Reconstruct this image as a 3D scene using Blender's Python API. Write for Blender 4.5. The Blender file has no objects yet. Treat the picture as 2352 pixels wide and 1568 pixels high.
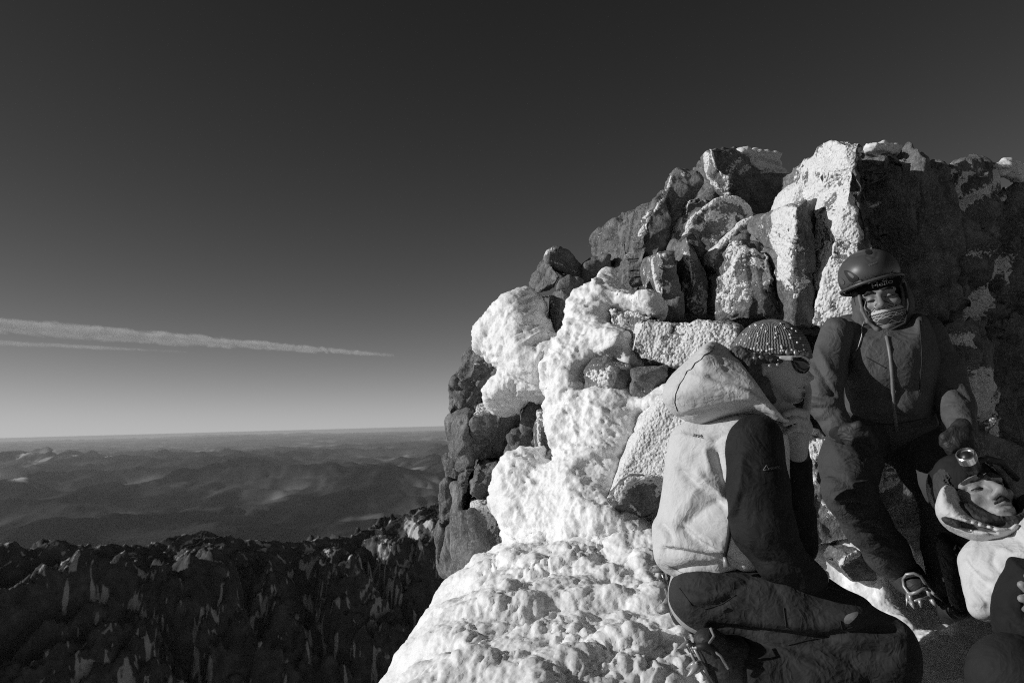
import bpy, bmesh, math, os
import numpy as np
from mathutils import Matrix, Vector
from mathutils.bvhtree import BVHTree

# ------------------------------------------------------------------ camera, world, sun, exposure
SC = bpy.context.scene
W, H = 2352.0, 1568.0                      # working pixel space of the photograph
FOC = 28.0 / 36.0 * W
PITCH, ROLL = math.radians(5.93), math.radians(1.55)
FWD = np.array((0.0, math.cos(PITCH), math.sin(PITCH)))
_U0 = np.array((0.0, -math.sin(PITCH), math.cos(PITCH)))
_R0 = np.array((1.0, 0.0, 0.0))
RGT = math.cos(ROLL) * _R0 - math.sin(ROLL) * _U0
UPV = math.cos(ROLL) * _U0 + math.sin(ROLL) * _R0
cam_data = bpy.data.cameras.new("camera")
cam = bpy.data.objects.new("camera", cam_data)
SC.collection.objects.link(cam)
cam.matrix_world = Matrix(((RGT[0], UPV[0], -FWD[0], 0), (RGT[1], UPV[1], -FWD[1], 0),
                           (RGT[2], UPV[2], -FWD[2], 0), (0, 0, 0, 1)))
cam_data.lens = 28.0
cam_data.sensor_width = 36.0
cam_data.clip_start = 0.05
cam_data.clip_end = 600000.0
cam_data.dof.use_dof = True
cam_data.dof.focus_distance = 2.7
cam_data.dof.aperture_fstop = 8.0
SC.camera = cam

SUN_EL, SUN_AZ = math.radians(20.0), math.radians(8.0)     # azimuth: from the left (-X), turned this much towards the camera side
SUN = np.array((-math.cos(SUN_EL) * math.cos(SUN_AZ), -math.cos(SUN_EL) * math.sin(SUN_AZ), math.sin(SUN_EL)))
sun_data = bpy.data.lights.new("sun", 'SUN')
sun_data.energy = 3.25
sun_data.angle = math.radians(0.53)
sun_data.color = (1, 1, 1)
sun = bpy.data.objects.new("sun", sun_data)
SC.collection.objects.link(sun)
sun.rotation_euler = Vector(SUN).to_track_quat('Z', 'Y').to_euler()

world = bpy.data.worlds.new("World")
SC.world = world
world.use_nodes = True
nt = world.node_tree
for n in list(nt.nodes):
    nt.nodes.remove(n)
sky = nt.nodes.new('ShaderNodeTexSky')
sky.sky_type = 'NISHITA'
sky.sun_disc = False
sky.sun_elevation = SUN_EL
sky.sun_rotation = math.atan2(SUN[0], SUN[1])
sky.altitude = 2800.0
sky.air_density = 1.0
sky.dust_density = 0.6
sky.ozone_density = 1.0
sep = nt.nodes.new('ShaderNodeSeparateColor')           # black-and-white film behind a red filter: the red of the sky only
def wmath(op, a, b):
    n = nt.nodes.new('ShaderNodeMath'); n.operation = op
    for i, v in enumerate((a, b)):
        if hasattr(v, 'is_linked'):
            nt.links.new(v, n.inputs[i])
        else:
            n.inputs[i].default_value = v
    return n.outputs[0]
bg = nt.nodes.new('ShaderNodeBackground'); bg.inputs['Strength'].default_value = 0.10
# film response: contrast of the filtered sky, rolling off towards the bright horizon
y_ = wmath('MULTIPLY', wmath('POWER', sep.outputs[0], 1.625), .0291)
y_ = wmath('DIVIDE', y_, wmath('ADD', wmath('MULTIPLY', y_, y_), 1.0))
nt.links.new(wmath('MULTIPLY', y_, 10.0), bg.inputs['Color'])
wo = nt.nodes.new('ShaderNodeOutputWorld')
nt.links.new(sky.outputs[0], sep.inputs[0])
nt.links.new(bg.outputs[0], wo.inputs[0])
SC.view_settings.view_transform = 'Standard'
SC.view_settings.look = 'None'
SC.view_settings.exposure = 0.0
SC.view_settings.gamma = 1.0
SC.view_settings.use_curve_mapping = False
SC.render.engine = 'CYCLES'
SC.cycles.max_bounces = 8
SC.cycles.volume_bounces = 2
SC.cycles.filter_width = 1.05
SC.cycles.use_denoising = False             # the photograph is grainy film
SC.cycles.diffuse_bounces = 2
SC.cycles.sample_clamp_indirect = 6.0
PREVIEW = False

# ------------------------------------------------------------------ pixel <-> space
def ray(px, py):
    px = np.asarray(px, float); py = np.asarray(py, float)
    xc = (px - W / 2) / FOC; yc = -(py - H / 2) / FOC
    return FWD + xc[..., None] * RGT + yc[..., None] * UPV
FAR = [1.0]                                 # how far the figure being built stands, relative to its sketch
def P(px, py, d):
    """point of the scene seen at photo pixel (px, py) at distance d along the view axis"""
    return ray(px, py) * (np.asarray(d, float) * FAR[0])[..., None]
def proj(V):
    d = V @ FWD
    return W / 2 + FOC * (V @ RGT) / d, H / 2 - FOC * (V @ UPV) / d, d
CV = {'D': (0.0, 0.0, 1.0), 'A': (976.2, 516.8, .29297), 'B': (1320.7, 287.1, .29297),
      'C': (1777.8, 287.1, .29297), 'E': (976.2, 918.8, .29297)}
def cv(c, pts):
    ox, oy, s = CV[c]
    return [(ox + p[0] * s, oy + p[1] * s) + tuple(p[2:]) for p in pts]

# ------------------------------------------------------------------ noise
def _h(ix, iy, iz, seed):
    h = (ix.astype(np.uint32) * np.uint32(374761393) + iy.astype(np.uint32) * np.uint32(668265263)
         + iz.astype(np.uint32) * np.uint32(2147483647) + np.uint32((seed * 974634733 + 12345) & 0xffffffff))
    h = (h ^ (h >> np.uint32(13))) * np.uint32(1274126177)
    h = (h ^ (h >> np.uint32(16))) * np.uint32(2246822519)
    h ^= h >> np.uint32(15)
    return h
def _h01(ix, iy, iz, seed):
    return _h(ix, iy, iz, seed).astype(np.float32) * np.float32(1.0 / 4294967295.0)
def vnoise(p, seed=0):
    """smooth value noise, -1..1"""
    p = np.asarray(p, np.float32)
    i = np.floor(p).astype(np.int64); f = p - i
    u = f * f * f * (f * (f * 6 - 15) + 10)
    i = i.astype(np.int32)
    x0, y0, z0 = i[:, 0], i[:, 1], i[:, 2]
    r = 0
    for dx in (0, 1):
        wx = u[:, 0] if dx else 1 - u[:, 0]
        for dy in (0, 1):
            wy = u[:, 1] if dy else 1 - u[:, 1]
            for dz in (0, 1):
                wz = u[:, 2] if dz else 1 - u[:, 2]
                r = r + wx * wy * wz * _h01(x0 + dx, y0 + dy, z0 + dz, seed)
    return r * 2 - 1
def fbm(p, oct=4, seed=0, gain=.5, lac=2.03):
    a, s, t = 1.0, 0.0, 0.0
    for k in range(oct):
        s = s + a * vnoise(p * (lac ** k) + 17.3 * k, seed + k)
        t += a; a *= gain
    return s / t
def ridged(p, oct=4, seed=0, gain=.5):
    a, s, t = 1.0, 0.0, 0.0
    for k in range(oct):
        s = s + a * (1 - np.abs(vnoise(p * (2.07 ** k) + 9.1 * k, seed + k)) * 1.6)
        t += a; a *= gain
    return s / t
def worley(p, seed=0):
    """distance to the nearest and second nearest random point, and the nearest one's id"""
    p = np.asarray(p, np.float32)
    i = np.floor(p).astype(np.int32); f = p - i
    f1 = np.full(len(p), 9.0, np.float32); f2 = f1.copy(); cid = np.zeros(len(p), np.float32)
    for dx in (-1, 0, 1):
        for dy in (-1, 0, 1):
            for dz in (-1, 0, 1):
                cx, cy, cz = i[:, 0] + dx, i[:, 1] + dy, i[:, 2] + dz
                h = _h(cx, cy, cz, seed)
                ox = (h & np.uint32(1023)).astype(np.float32) / 1023
                oy = ((h >> np.uint32(10)) & np.uint32(1023)).astype(np.float32) / 1023
                oz = ((h >> np.uint32(20)) & np.uint32(1023)).astype(np.float32) / 1023
                d = (dx + ox - f[:, 0]) ** 2 + (dy + oy - f[:, 1]) ** 2 + (dz + oz - f[:, 2]) ** 2
                m = d < f1
                f2 = np.where(m, f1, np.minimum(f2, d)); cid = np.where(m, ox, cid); f1 = np.where(m, d, f1)
    return np.sqrt(f1), np.sqrt(f2), cid
def flats(p, seed=0):
    """piecewise flat noise, -1..1: continuous, with sharp creases between triangular facets (broken stone)"""
    rs = np.random.RandomState(seed); m, _ = np.linalg.qr(rs.normal(size=(3, 3)))
    p = np.asarray(p) @ m.T + rs.uniform(0, 50, 3)
    i = np.floor(p); f = p - i; i = i.astype(np.int32)
    o = np.argsort(-f, axis=1); fs = np.take_along_axis(f, o, 1)
    v = i.copy(); r = (1 - fs[:, 0]) * _h01(v[:, 0], v[:, 1], v[:, 2], seed); k = np.arange(len(p))
    for j in range(3):
        v[k, o[:, j]] += 1
        w = fs[:, j] - (fs[:, j + 1] if j < 2 else 0)
        r = r + w * _h01(v[:, 0], v[:, 1], v[:, 2], seed)
    return r * 2 - 1
def hemi(p, seed=0, r=.75):
    f1, f2, c = worley(p, seed)
    return np.sqrt(np.clip(1 - (f1 / r) ** 2, 0, 1)) * (.55 + .45 * c)
def sstep(a, b, x):
    t = np.clip((x - a) / (b - a), 0, 1)
    return t * t * (3 - 2 * t)

# ------------------------------------------------------------------ meshing: signed distance on a grid -> surface nets
def nets(F, org, h):
    nx, ny, nz = F.shape
    S = F < 0
    cells = np.zeros((nx - 1, ny - 1, nz - 1), np.int8)
    for dx in (0, 1):
        for dy in (0, 1):
            for dz in (0, 1):
                cells += S[dx:nx - 1 + dx, dy:ny - 1 + dy, dz:nz - 1 + dz]
    act = np.argwhere((cells > 0) & (cells < 8))
    if len(act) == 0:
        return np.zeros((0, 3)), np.zeros((0, 4), int)
    idx = np.full(cells.shape, -1, np.int32)
    idx[act[:, 0], act[:, 1], act[:, 2]] = np.arange(len(act))
    corn = [(a, b, c) for a in (0, 1) for b in (0, 1) for c in (0, 1)]
    val = {c: F[act[:, 0] + c[0], act[:, 1] + c[1], act[:, 2] + c[2]] for c in corn}
    acc = np.zeros((len(act), 3)); cnt = np.zeros(len(act))
    for c in corn:
        for ax in range(3):
            if c[ax] == 0:
                e = list(c); e[ax] = 1; e = tuple(e)
                a, b = val[c], val[e]
                m = (a < 0) != (b < 0)
                t = np.where(m, a / np.where(m, a - b, 1), 0)
                pt = np.tile(np.array(c, float), (len(act), 1)); pt[:, ax] = t
                acc += pt * m[:, None]; cnt += m
    V = (act + acc / cnt[:, None]) * h + org
    Q = []
    for ax in range(3):
        b, c = (ax + 1) % 3, (ax + 2) % 3
        sl0 = [slice(None)] * 3; sl1 = [slice(None)] * 3
        sl0[ax] = slice(0, -1); sl1[ax] = slice(1, None)
        s0, s1 = S[tuple(sl0)], S[tuple(sl1)]
        e = np.argwhere(s0 != s1)
        ok = (e[:, b] > 0) & (e[:, c] > 0) & (e[:, b] < F.shape[b] - 1) & (e[:, c] < F.shape[c] - 1)
        e = e[ok]
        if not len(e):
            continue
        inside = s0[e[:, 0], e[:, 1], e[:, 2]]
        def at(db, dc):
            q = e.copy(); q[:, b] -= db; q[:, c] -= dc
            return idx[q[:, 0], q[:, 1], q[:, 2]]
        q = np.stack([at(1, 1), at(0, 1), at(0, 0), at(1, 0)], 1)
        q[~inside] = q[~inside][:, ::-1]
        Q.append(q)
    return V, np.concatenate(Q)
def normals(V, Q):
    a = V[Q[:, 2]] - V[Q[:, 0]]; b = V[Q[:, 3]] - V[Q[:, 1]]
    fn = np.cross(a, b)
    N = np.zeros_like(V)
    for k in range(4):
        for ax in range(3):
            N[:, ax] += np.bincount(Q[:, k], fn[:, ax], len(V))
    return N / np.maximum(np.linalg.norm(N, axis=1, keepdims=True), 1e-12)
def smooth(V, Q, n=2, f=.5):
    for _ in range(n):
        S_ = np.zeros_like(V); c = np.zeros(len(V))
        for k in range(4):
            for j in (1, 3):
                o = Q[:, (k + j) % 4]
                for ax in range(3):
                    S_[:, ax] += np.bincount(Q[:, k], V[o, ax], len(V))
                c += np.bincount(Q[:, k], minlength=len(V))
        V = V + f * (S_ / np.maximum(c, 1)[:, None] - V)
    return V
def bvh_of(V, Q):
    return BVHTree.FromPolygons(V.tolist(), Q.tolist())

# ------------------------------------------------------------------ shapes as signed distances over points X (N,3)
def f_cone(a, ra, b, rb):
    a = np.asarray(a, float); b = np.asarray(b, float)
    lo = np.minimum(a - ra, b - rb); hi = np.maximum(a + ra, b + rb)
    ba = b - a; L2 = max(ba @ ba, 1e-12)
    def f(X):
        t = np.clip((X - a) @ ba / L2, 0, 1)
        return np.linalg.norm(X - a - t[:, None] * ba, axis=1) - (ra + (rb - ra) * t)
    return f, lo, hi
def C(p, q):
    """tapered limb between (px, py, depth, radius in px) and another"""
    s = lambda t: t[3] * t[2] * FAR[0] / FOC
    return f_cone(P(*p[:3]), s(p), P(*q[:3]), s(q))
def chain(*ps):
    return [C(ps[i], ps[i + 1]) for i in range(len(ps) - 1)]
def local(px=None, c=None):
    """axes seen along the line of sight to a point: right, away, up"""
    f = ray(*px) if c is None else np.asarray(c, float)
    f = f / np.linalg.norm(f); r = np.cross(f, UPV); r /= np.linalg.norm(r)
    return np.stack([r, f, np.cross(r, f)])
def f_ell(c, r, B=None):
    """ellipsoid, centre c, radii r along the rows of B (right, forward, up by default)"""
    c = np.asarray(c, float); r = np.asarray(r, float)
    B = local(None, c) if B is None else np.asarray(B, float)
    ext = np.sqrt(((B * r[:, None]) ** 2).sum(0))
    def f(X):
        q = (X - c) @ B.T
        k0 = np.linalg.norm(q / r, axis=1); k1 = np.linalg.norm(q / (r * r), axis=1)
        return k0 * (k0 - 1) / np.maximum(k1, 1e-9)
    return f, c - ext, c + ext
def E(p, r, B=None):
    m = p[2] * FAR[0] / FOC
    return f_ell(P(*p[:3]), np.array(r, float) * m, B)
def poly_sd(q, poly):
    """signed distance of 2-D points to a polygon, negative inside"""
    d = np.full(len(q), 1e18); ins = np.zeros(len(q), bool)
    n = len(poly)
    for i in range(n):
        a, b = poly[i], poly[(i + 1) % n]
        e = b - a; w = q - a
        t = np.clip(w @ e / max(e @ e, 1e-18), 0, 1)
        dd = w - t[:, None] * e
        d = np.minimum(d, (dd * dd).sum(1))
        if a[1] != b[1]:
            c = (a[1] > q[:, 1]) != (b[1] > q[:, 1])
            x = a[0] + (q[:, 1] - a[1]) * (b[0] - a[0]) / (b[1] - a[1])
            ins ^= c & (q[:, 0] < x)
    d = np.sqrt(d)
    return np.where(ins, -d, d)
def plane_basis(yaw, pitch, px):
    """facing = normal turned yaw degrees to the left and pitch degrees up from facing the viewer"""
    y, p = math.radians(yaw), math.radians(pitch)
    R_, F_, U_ = local(px)
    n = -F_ * math.cos(y) * math.cos(p) - R_ * math.sin(y) * math.cos(p) + U_ * math.sin(p)
    r = np.cross(U_, n); r /= np.linalg.norm(r)
    return r, np.cross(n, r), n
def on_plane(px, py, c, n):
    r = ray(px, py)
    return r * ((c @ n) / (r @ n))[..., None]
def smooth_poly(pts, n=1):
    p = np.asarray(pts, float)
    for _ in range(n):
        a = p * .75 + np.roll(p, -1, 0) * .25; b = p * .25 + np.roll(p, -1, 0) * .75
        p = np.stack([a, b], 1).reshape(-1, p.shape[1])
    return p
def pillow(pts, d, th, R=None, yaw=0, pitch=0, rnd=1, back=None, ctr=None):
    """solid with the given outline lying in a plane at depth d: rounded edge of width R, half thickness th"""
    p = smooth_poly([q[:2] for q in pts], rnd)
    cx, cy = ctr if ctr else (p[:, 0].mean(), p[:, 1].mean())
    c = P(cx, cy, d); r, u, n = plane_basis(yaw, pitch, (cx, cy))
    w = on_plane(p[:, 0], p[:, 1], c, n)
    q2 = np.stack([(w - c) @ r, (w - c) @ u], 1)
    R = th if R is None else R
    back = th if back is None else back
    big = max(th, back)
    lo = w.min(0) - big * np.abs(n); hi = w.max(0) + big * np.abs(n)
    def f(X):
        v = X - c
        d2 = poly_sd(np.stack([v @ r, v @ u], 1), q2)
        z = v @ n
        z = np.where(z > 0, z / th, -z / back) * R
        return np.hypot(np.maximum(d2 + R, 0), z) - R
    return f, lo, hi
def solid(prims, h, k=.02, warp=None, cut=(), pad=.03, post=()):
    """smooth union of primitives (minus cuts) meshed at cell size h"""
    lo = np.min([p[1] for p in prims], 0) - pad - 2 * h; hi = np.max([p[2] for p in prims], 0) + pad + 2 * h
    n = np.ceil((hi - lo) / h).astype(int) + 1
    F = np.full(tuple(n), 1e3, np.float64)
    ax = [lo[i] + h * np.arange(n[i]) for i in range(3)]
    def box(pl, ph):
        m = pad + 2 * h + k
        s = [slice(max(0, int((pl[i] - m - lo[i]) / h)), min(n[i], int((ph[i] + m - lo[i]) / h) + 2)) for i in range(3)]
        g = np.meshgrid(*[ax[i][s[i]] for i in range(3)], indexing='ij')
        return tuple(s), np.stack([t.ravel() for t in g], 1), g[0].shape
    for f, pl, ph in prims:
        s, X, shp = box(pl, ph)
        if min(shp) < 1:
            continue
        if warp is not None:
            X = X + warp(X)
        v = f(X).reshape(shp); o = F[s]
        if k > 0:
            t = np.clip(.5 + .5 * (o - v) / k, 0, 1)
            F[s] = np.where(np.abs(o - v) < k, o * (1 - t) + v * t - k * t * (1 - t), np.minimum(o, v))
        else:
            F[s] = np.minimum(o, v)
    for f, pl, ph in cut:
        s, X, shp = box(pl, ph)
        if min(shp) < 1:
            continue
        F[s] = np.maximum(F[s], -f(X).reshape(shp))
    for f, pl, ph in post:
        s, X, shp = box(pl, ph)
        if min(shp) < 1:
            continue
        F[s] = np.minimum(F[s], f(X).reshape(shp))
    return nets(F, lo, h)

# ------------------------------------------------------------------ tracing strokes on a surface
def hits(bv, pts, step=4.0, off=0.0):
    """points of the surface met by the view rays through a traced line (photo pixels)"""
    out = []
    for (a, b) in zip(pts[:-1], pts[1:]):
        L = math.hypot(b[0] - a[0], b[1] - a[1]); n = max(1, int(L / step))
        for i in range(n + 1):
            t = i / n
            r = ray(a[0] + (b[0] - a[0]) * t, a[1] + (b[1] - a[1]) * t); r = r / np.linalg.norm(r)
            h = bv.ray_cast(Vector((0, 0, 0)), Vector(r))
            if h[0] is not None:
                out.append(np.array(h[0]) - r * off)
    return np.array(out) if out else np.zeros((0, 3))
def near(V, S):
    d = np.full(len(V), 9.0)
    if not len(S):
        return d
    lo, hi = S.min(0) - .15, S.max(0) + .15
    m = np.where(((V > lo) & (V < hi)).all(1))[0]
    for i in range(0, len(m), 20000):
        j = m[i:i + 20000]
        d[j] = np.sqrt(((V[j][:, None, :] - S[None]) ** 2).sum(2).min(1))
    return d
def folds(V, Q, lines, bv=None):
    """cloth folds traced from the photo: (points, width m, height m); negative height is a crease"""
    bv = bv or bvh_of(V, Q)
    N = normals(V, Q); D = np.zeros(len(V))
    for pts, w, a in lines:
        S = hits(bv, pts)
        d = near(V, S)
        D += a * np.exp(-(d / w) ** 1.25)
    return V + N * D[:, None]

# ------------------------------------------------------------------ objects
ORG = {}
def link(name, V, Q, mat, parent=None, attrs=None, label=None, cat=None, group=None, kind=None, flat=False, org=None):
    V = np.asarray(V, float); Q = np.asarray(Q)
    if org is None:
        org = ORG[parent.name] if parent else np.array((V[:, 0].mean(), V[:, 1].mean(), V[:, 2].min()))
    me = bpy.data.meshes.new(name)
    k = Q.shape[1]
    me.vertices.add(len(V)); me.vertices.foreach_set('co', (V - org).astype(np.float32).ravel())
    me.loops.add(Q.size); me.loops.foreach_set('vertex_index', Q.astype(np.int32).ravel())
    me.polygons.add(len(Q)); me.polygons.foreach_set('loop_start', np.arange(0, Q.size, k, dtype=np.int32))
    me.polygons.foreach_set('use_smooth', np.full(len(Q), not flat))
    me.update(calc_edges=True)
    for a, v in (attrs or {}).items():
        if v.ndim == 1:
            me.attributes.new(a, 'FLOAT', 'POINT').data.foreach_set('value', v.astype(np.float32))
        else:
            me.attributes.new(a, 'FLOAT_VECTOR', 'POINT').data.foreach_set('vector', v.astype(np.float32).ravel())
    for m in (mat if isinstance(mat, (list, tuple)) else [mat]):
        me.materials.append(m)
    o = bpy.data.objects.new(name, me)
    SC.collection.objects.link(o)
    ORG[o.name] = org
    if parent:
        o.parent = parent
    else:
        o.location = org
    return tag(o, label, cat, group, kind)
def tag(o, label=None, cat=None, group=None, kind=None):
    for key, v in (('label', label), ('category', cat), ('group', group), ('kind', kind)):
        if v:
            o[key] = v
    return o
def merge(parts):
    Vs, Qs, n = [], [], 0
    for V, Q in parts:
        Vs.append(V); Qs.append(np.asarray(Q) + n); n += len(V)
    return np.concatenate(Vs), np.concatenate(Qs)
def tube(pts, r, n=8, close=True):
    """round tube along 3-D points, radius r or list of radii"""
    p = np.asarray(pts, float); m = len(p)
    r = np.full(m, r, float) if np.isscalar(r) else np.asarray(r, float)
    T = np.gradient(p, axis=0); T /= np.maximum(np.linalg.norm(T, axis=1, keepdims=True), 1e-9)
    a = np.array((0, 0, 1.0)) if abs(T[0][2]) < .9 else np.array((1.0, 0, 0))
    V = []
    for i in range(m):
        x = np.cross(a, T[i]); x /= max(np.linalg.norm(x), 1e-9); y = np.cross(T[i], x); a = y if False else a
        th = np.arange(n) * 2 * math.pi / n
        V.append(p[i] + r[i] * (np.cos(th)[:, None] * x + np.sin(th)[:, None] * y))
    V = np.concatenate(V); Q = []
    for i in range(m - 1):
        for j in range(n):
            Q.append((i * n + j, i * n + (j + 1) % n, (i + 1) * n + (j + 1) % n, (i + 1) * n + j))
    c0, c1 = len(V), len(V) + 1
    V = np.concatenate([V, p[:1], p[-1:]])
    for j in range(0, n, 2):
        Q.append((c0, (j + 2) % n, (j + 1) % n, j)); b = (m - 1) * n
        Q.append((c1, b + j, b + (j + 1) % n, b + (j + 2) % n))
    return V, np.array(Q)

# ------------------------------------------------------------------ materials (the photograph is black and white, so all are greys)
def newmat(name):
    m = bpy.data.materials.new(name); m.use_nodes = True
    t = m.node_tree
    b = t.nodes['Principled BSDF']
    return m, t, b
def N_(t, kind, **kw):
    n = t.nodes.new(kind)
    for k, v in kw.items():
        if k.startswith('i_'):
            n.inputs[k[2:].replace('_', ' ')].default_value = v
        else:
            setattr(n, k, v)
    return n
def math_(t, op, a, b=None, c=None):
    n = t.nodes.new('ShaderNodeMath'); n.operation = op
    for i, v in enumerate((a, b, c)):
        if v is None:
            continue
        if hasattr(v, 'is_linked'):
            t.links.new(v, n.inputs[i])
        else:
            n.inputs[i].default_value = v
    return n.outputs[0]
def ramp(t, fac, stops):
    n = t.nodes.new('ShaderNodeValToRGB')
    e = n.color_ramp.elements
    while len(e) < len(stops):
        e.new(.5)
    for el, (p, v) in zip(e, stops):
        el.position = p; el.color = (v, v, v, 1)
    t.links.new(fac, n.inputs[0])
    return n.outputs[0]
def noise_(t, co, scale, detail=4, rough=.55, dist=0.0):
    n = N_(t, 'ShaderNodeTexNoise', i_Scale=scale, i_Detail=detail, i_Roughness=rough, i_Distortion=dist)
    t.links.new(co, n.inputs['Vector'])
    return n.outputs['Fac']
def voro_(t, co, scale, feature='F1', rand=1.0):
    n = N_(t, 'ShaderNodeTexVoronoi', feature=feature, i_Scale=scale)
    n.inputs['Randomness'].default_value = rand
    t.links.new(co, n.inputs['Vector'])
    return n.outputs['Distance']
def bump_(t, b, height, strength=.5, dist=.01, prev=None):
    n = N_(t, 'ShaderNodeBump', i_Strength=strength, i_Distance=dist)
    t.links.new(height, n.inputs['Height'])
    if prev is not None:
        t.links.new(prev, n.inputs['Normal'])
    if b is not None:
        t.links.new(n.outputs[0], b.inputs['Normal'])
    return n.outputs[0]
def co_(t):
    return t.nodes.new('ShaderNodeTexCoord').outputs['Object']
def attr_(t, name, out='Fac'):
    n = t.nodes.new('ShaderNodeAttribute'); n.attribute_name = name
    return n.outputs[out]
def mixf(t, f, a, b):
    n = t.nodes.new('ShaderNodeMix'); n.data_type = 'FLOAT'
    for s, v in ((0, f), (2, a), (3, b)):
        if hasattr(v, 'is_linked'):
            t.links.new(v, n.inputs[s])
        else:
            n.inputs[s].default_value = v
    return n.outputs[0]
def cloth(name, base, rough=.8, weave=900, fine=.25, wrinkle=.35, var=.12, spec=.25, sheen=0.0):
    m, t, b = newmat(name); co = co_(t)
    v = noise_(t, co, 14, 5, .6)
    t.links.new(ramp(t, v, [(.3, base * (1 - var)), (.7, base * (1 + var))]), b.inputs['Base Color'])
    b.inputs['Roughness'].default_value = rough
    b.inputs['Specular IOR Level'].default_value = spec
    b.inputs['Sheen Weight'].default_value = sheen
    w1 = math_(t, 'ABSOLUTE', math_(t, 'SUBTRACT', noise_(t, co, 11, 3, .55, .8), .5))
    w2 = math_(t, 'ABSOLUTE', math_(t, 'SUBTRACT', noise_(t, co, 34, 2, .5, .5), .5))
    w = math_(t, 'ADD', math_(t, 'MULTIPLY', w1, -2.2), math_(t, 'MULTIPLY', w2, -.9))
    n1 = bump_(t, None, w, wrinkle * 1.4, .016)
    bump_(t, b, noise_(t, co, weave, 2), fine, .001, n1)
    return m
def plain(name, base, rough=.5, metal=0.0, spec=.5, bump=0.0, scale=200):
    m, t, b = newmat(name); co = co_(t)
    v = noise_(t, co, scale * .2, 4)
    t.links.new(ramp(t, v, [(.3, base * .82), (.7, min(1, base * 1.18))]), b.inputs['Base Color'])
    b.inputs['Roughness'].default_value = rough; b.inputs['Metallic'].default_value = metal
    b.inputs['Specular IOR Level'].default_value = spec
    if bump:
        bump_(t, b, noise_(t, co, scale, 3), bump, .002)
    return m

def rock_material():
    m, t, b = newmat('frosted_rock'); co = co_(t)
    # rock: grey, mottled, pale lichen flecks, dark cracks
    v = noise_(t, co, 6, 8, .68, .3)
    base = ramp(t, v, [(.30, .075), (.50, .19), (.70, .36)])
    fl = noise_(t, co, 70, 4, .7)
    spots = ramp(t, fl, [(.50, 0), (.70, 1)])
    rockc = mixf(t, spots, base, .36)
    # rime cover, given per vertex, broken up into feathers by fine noise
    r = attr_(t, 'rime')
    fn = noise_(t, co, 42, 5, .62, .4)
    peb = voro_(t, co, 84, 'SMOOTH_F1')
    cover = math_(t, 'ADD', r, math_(t, 'ADD', math_(t, 'MULTIPLY', math_(t, 'SUBTRACT', fn, .5), .9), math_(t, 'MULTIPLY', math_(t, 'SUBTRACT', .36, peb), 1.1)))
    cover = ramp(t, cover, [(.40, 0), (.47, .35), (.58, 1)])
    snowc = ramp(t, noise_(t, co, 30, 3), [(.3, .72), (.7, .86)])
    t.links.new(mixf(t, cover, rockc, snowc), b.inputs['Base Color'])
    t.links.new(mixf(t, cover, .82, .6), b.inputs['Roughness'])
    b.inputs['Specular IOR Level'].default_value = .3
    rb1 = noise_(t, co, 38, 10, .72, .2)
    st = N_(t, 'ShaderNodeMapping'); st.inputs['Scale'].default_value = (14, 14, 3.2); st.inputs['Rotation'].default_value = (.25, .3, 0)
    t.links.new(co, st.inputs['Vector'])
    rb2 = noise_(t, st.outputs[0], 3.2, 8, .7)
    rh = math_(t, 'ADD', math_(t, 'MULTIPLY', rb1, 1.0), math_(t, 'MULTIPLY', rb2, 1.3))
    sh = math_(t, 'ADD', math_(t, 'ADD', math_(t, 'MULTIPLY', peb, -.7), math_(t, 'MULTIPLY', noise_(t, co, 55, 4, .6), .9)), cover)
    rh = math_(t, 'ADD', rh, math_(t, 'MULTIPLY', math_(t, 'ABSOLUTE', math_(t, 'SUBTRACT', noise_(t, co, 13, 4, .6), .5)), 2.2))
    hgt = mixf(t, cover, rh, sh)
    bump_(t, b, hgt, .95, .014)
    return m
def snow_material(name='snow', lump=72):
    m, t, b = newmat(name); co = co_(t)
    t.links.new(ramp(t, noise_(t, co, 5, 4), [(.3, .82), (.7, .92)]), b.inputs['Base Color'])
    b.inputs['Roughness'].default_value = .55
    b.inputs['Specular IOR Level'].default_value = .3
    b.inputs['Subsurface Weight'].default_value = .25
    b.inputs['Subsurface Radius'].default_value = (.02, .02, .02)
    b.inputs['Subsurface Scale'].default_value = 1.0
    l1 = voro_(t, co, lump, 'SMOOTH_F1')
    n1 = noise_(t, co, 160, 4, .65)
    n = bump_(t, None, math_(t, 'MULTIPLY', l1, -1.0), .38, .008)
    bump_(t, b, n1, .28, .003, n)
    return m
ROCK = rock_material()
SNOW = snow_material()

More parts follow.
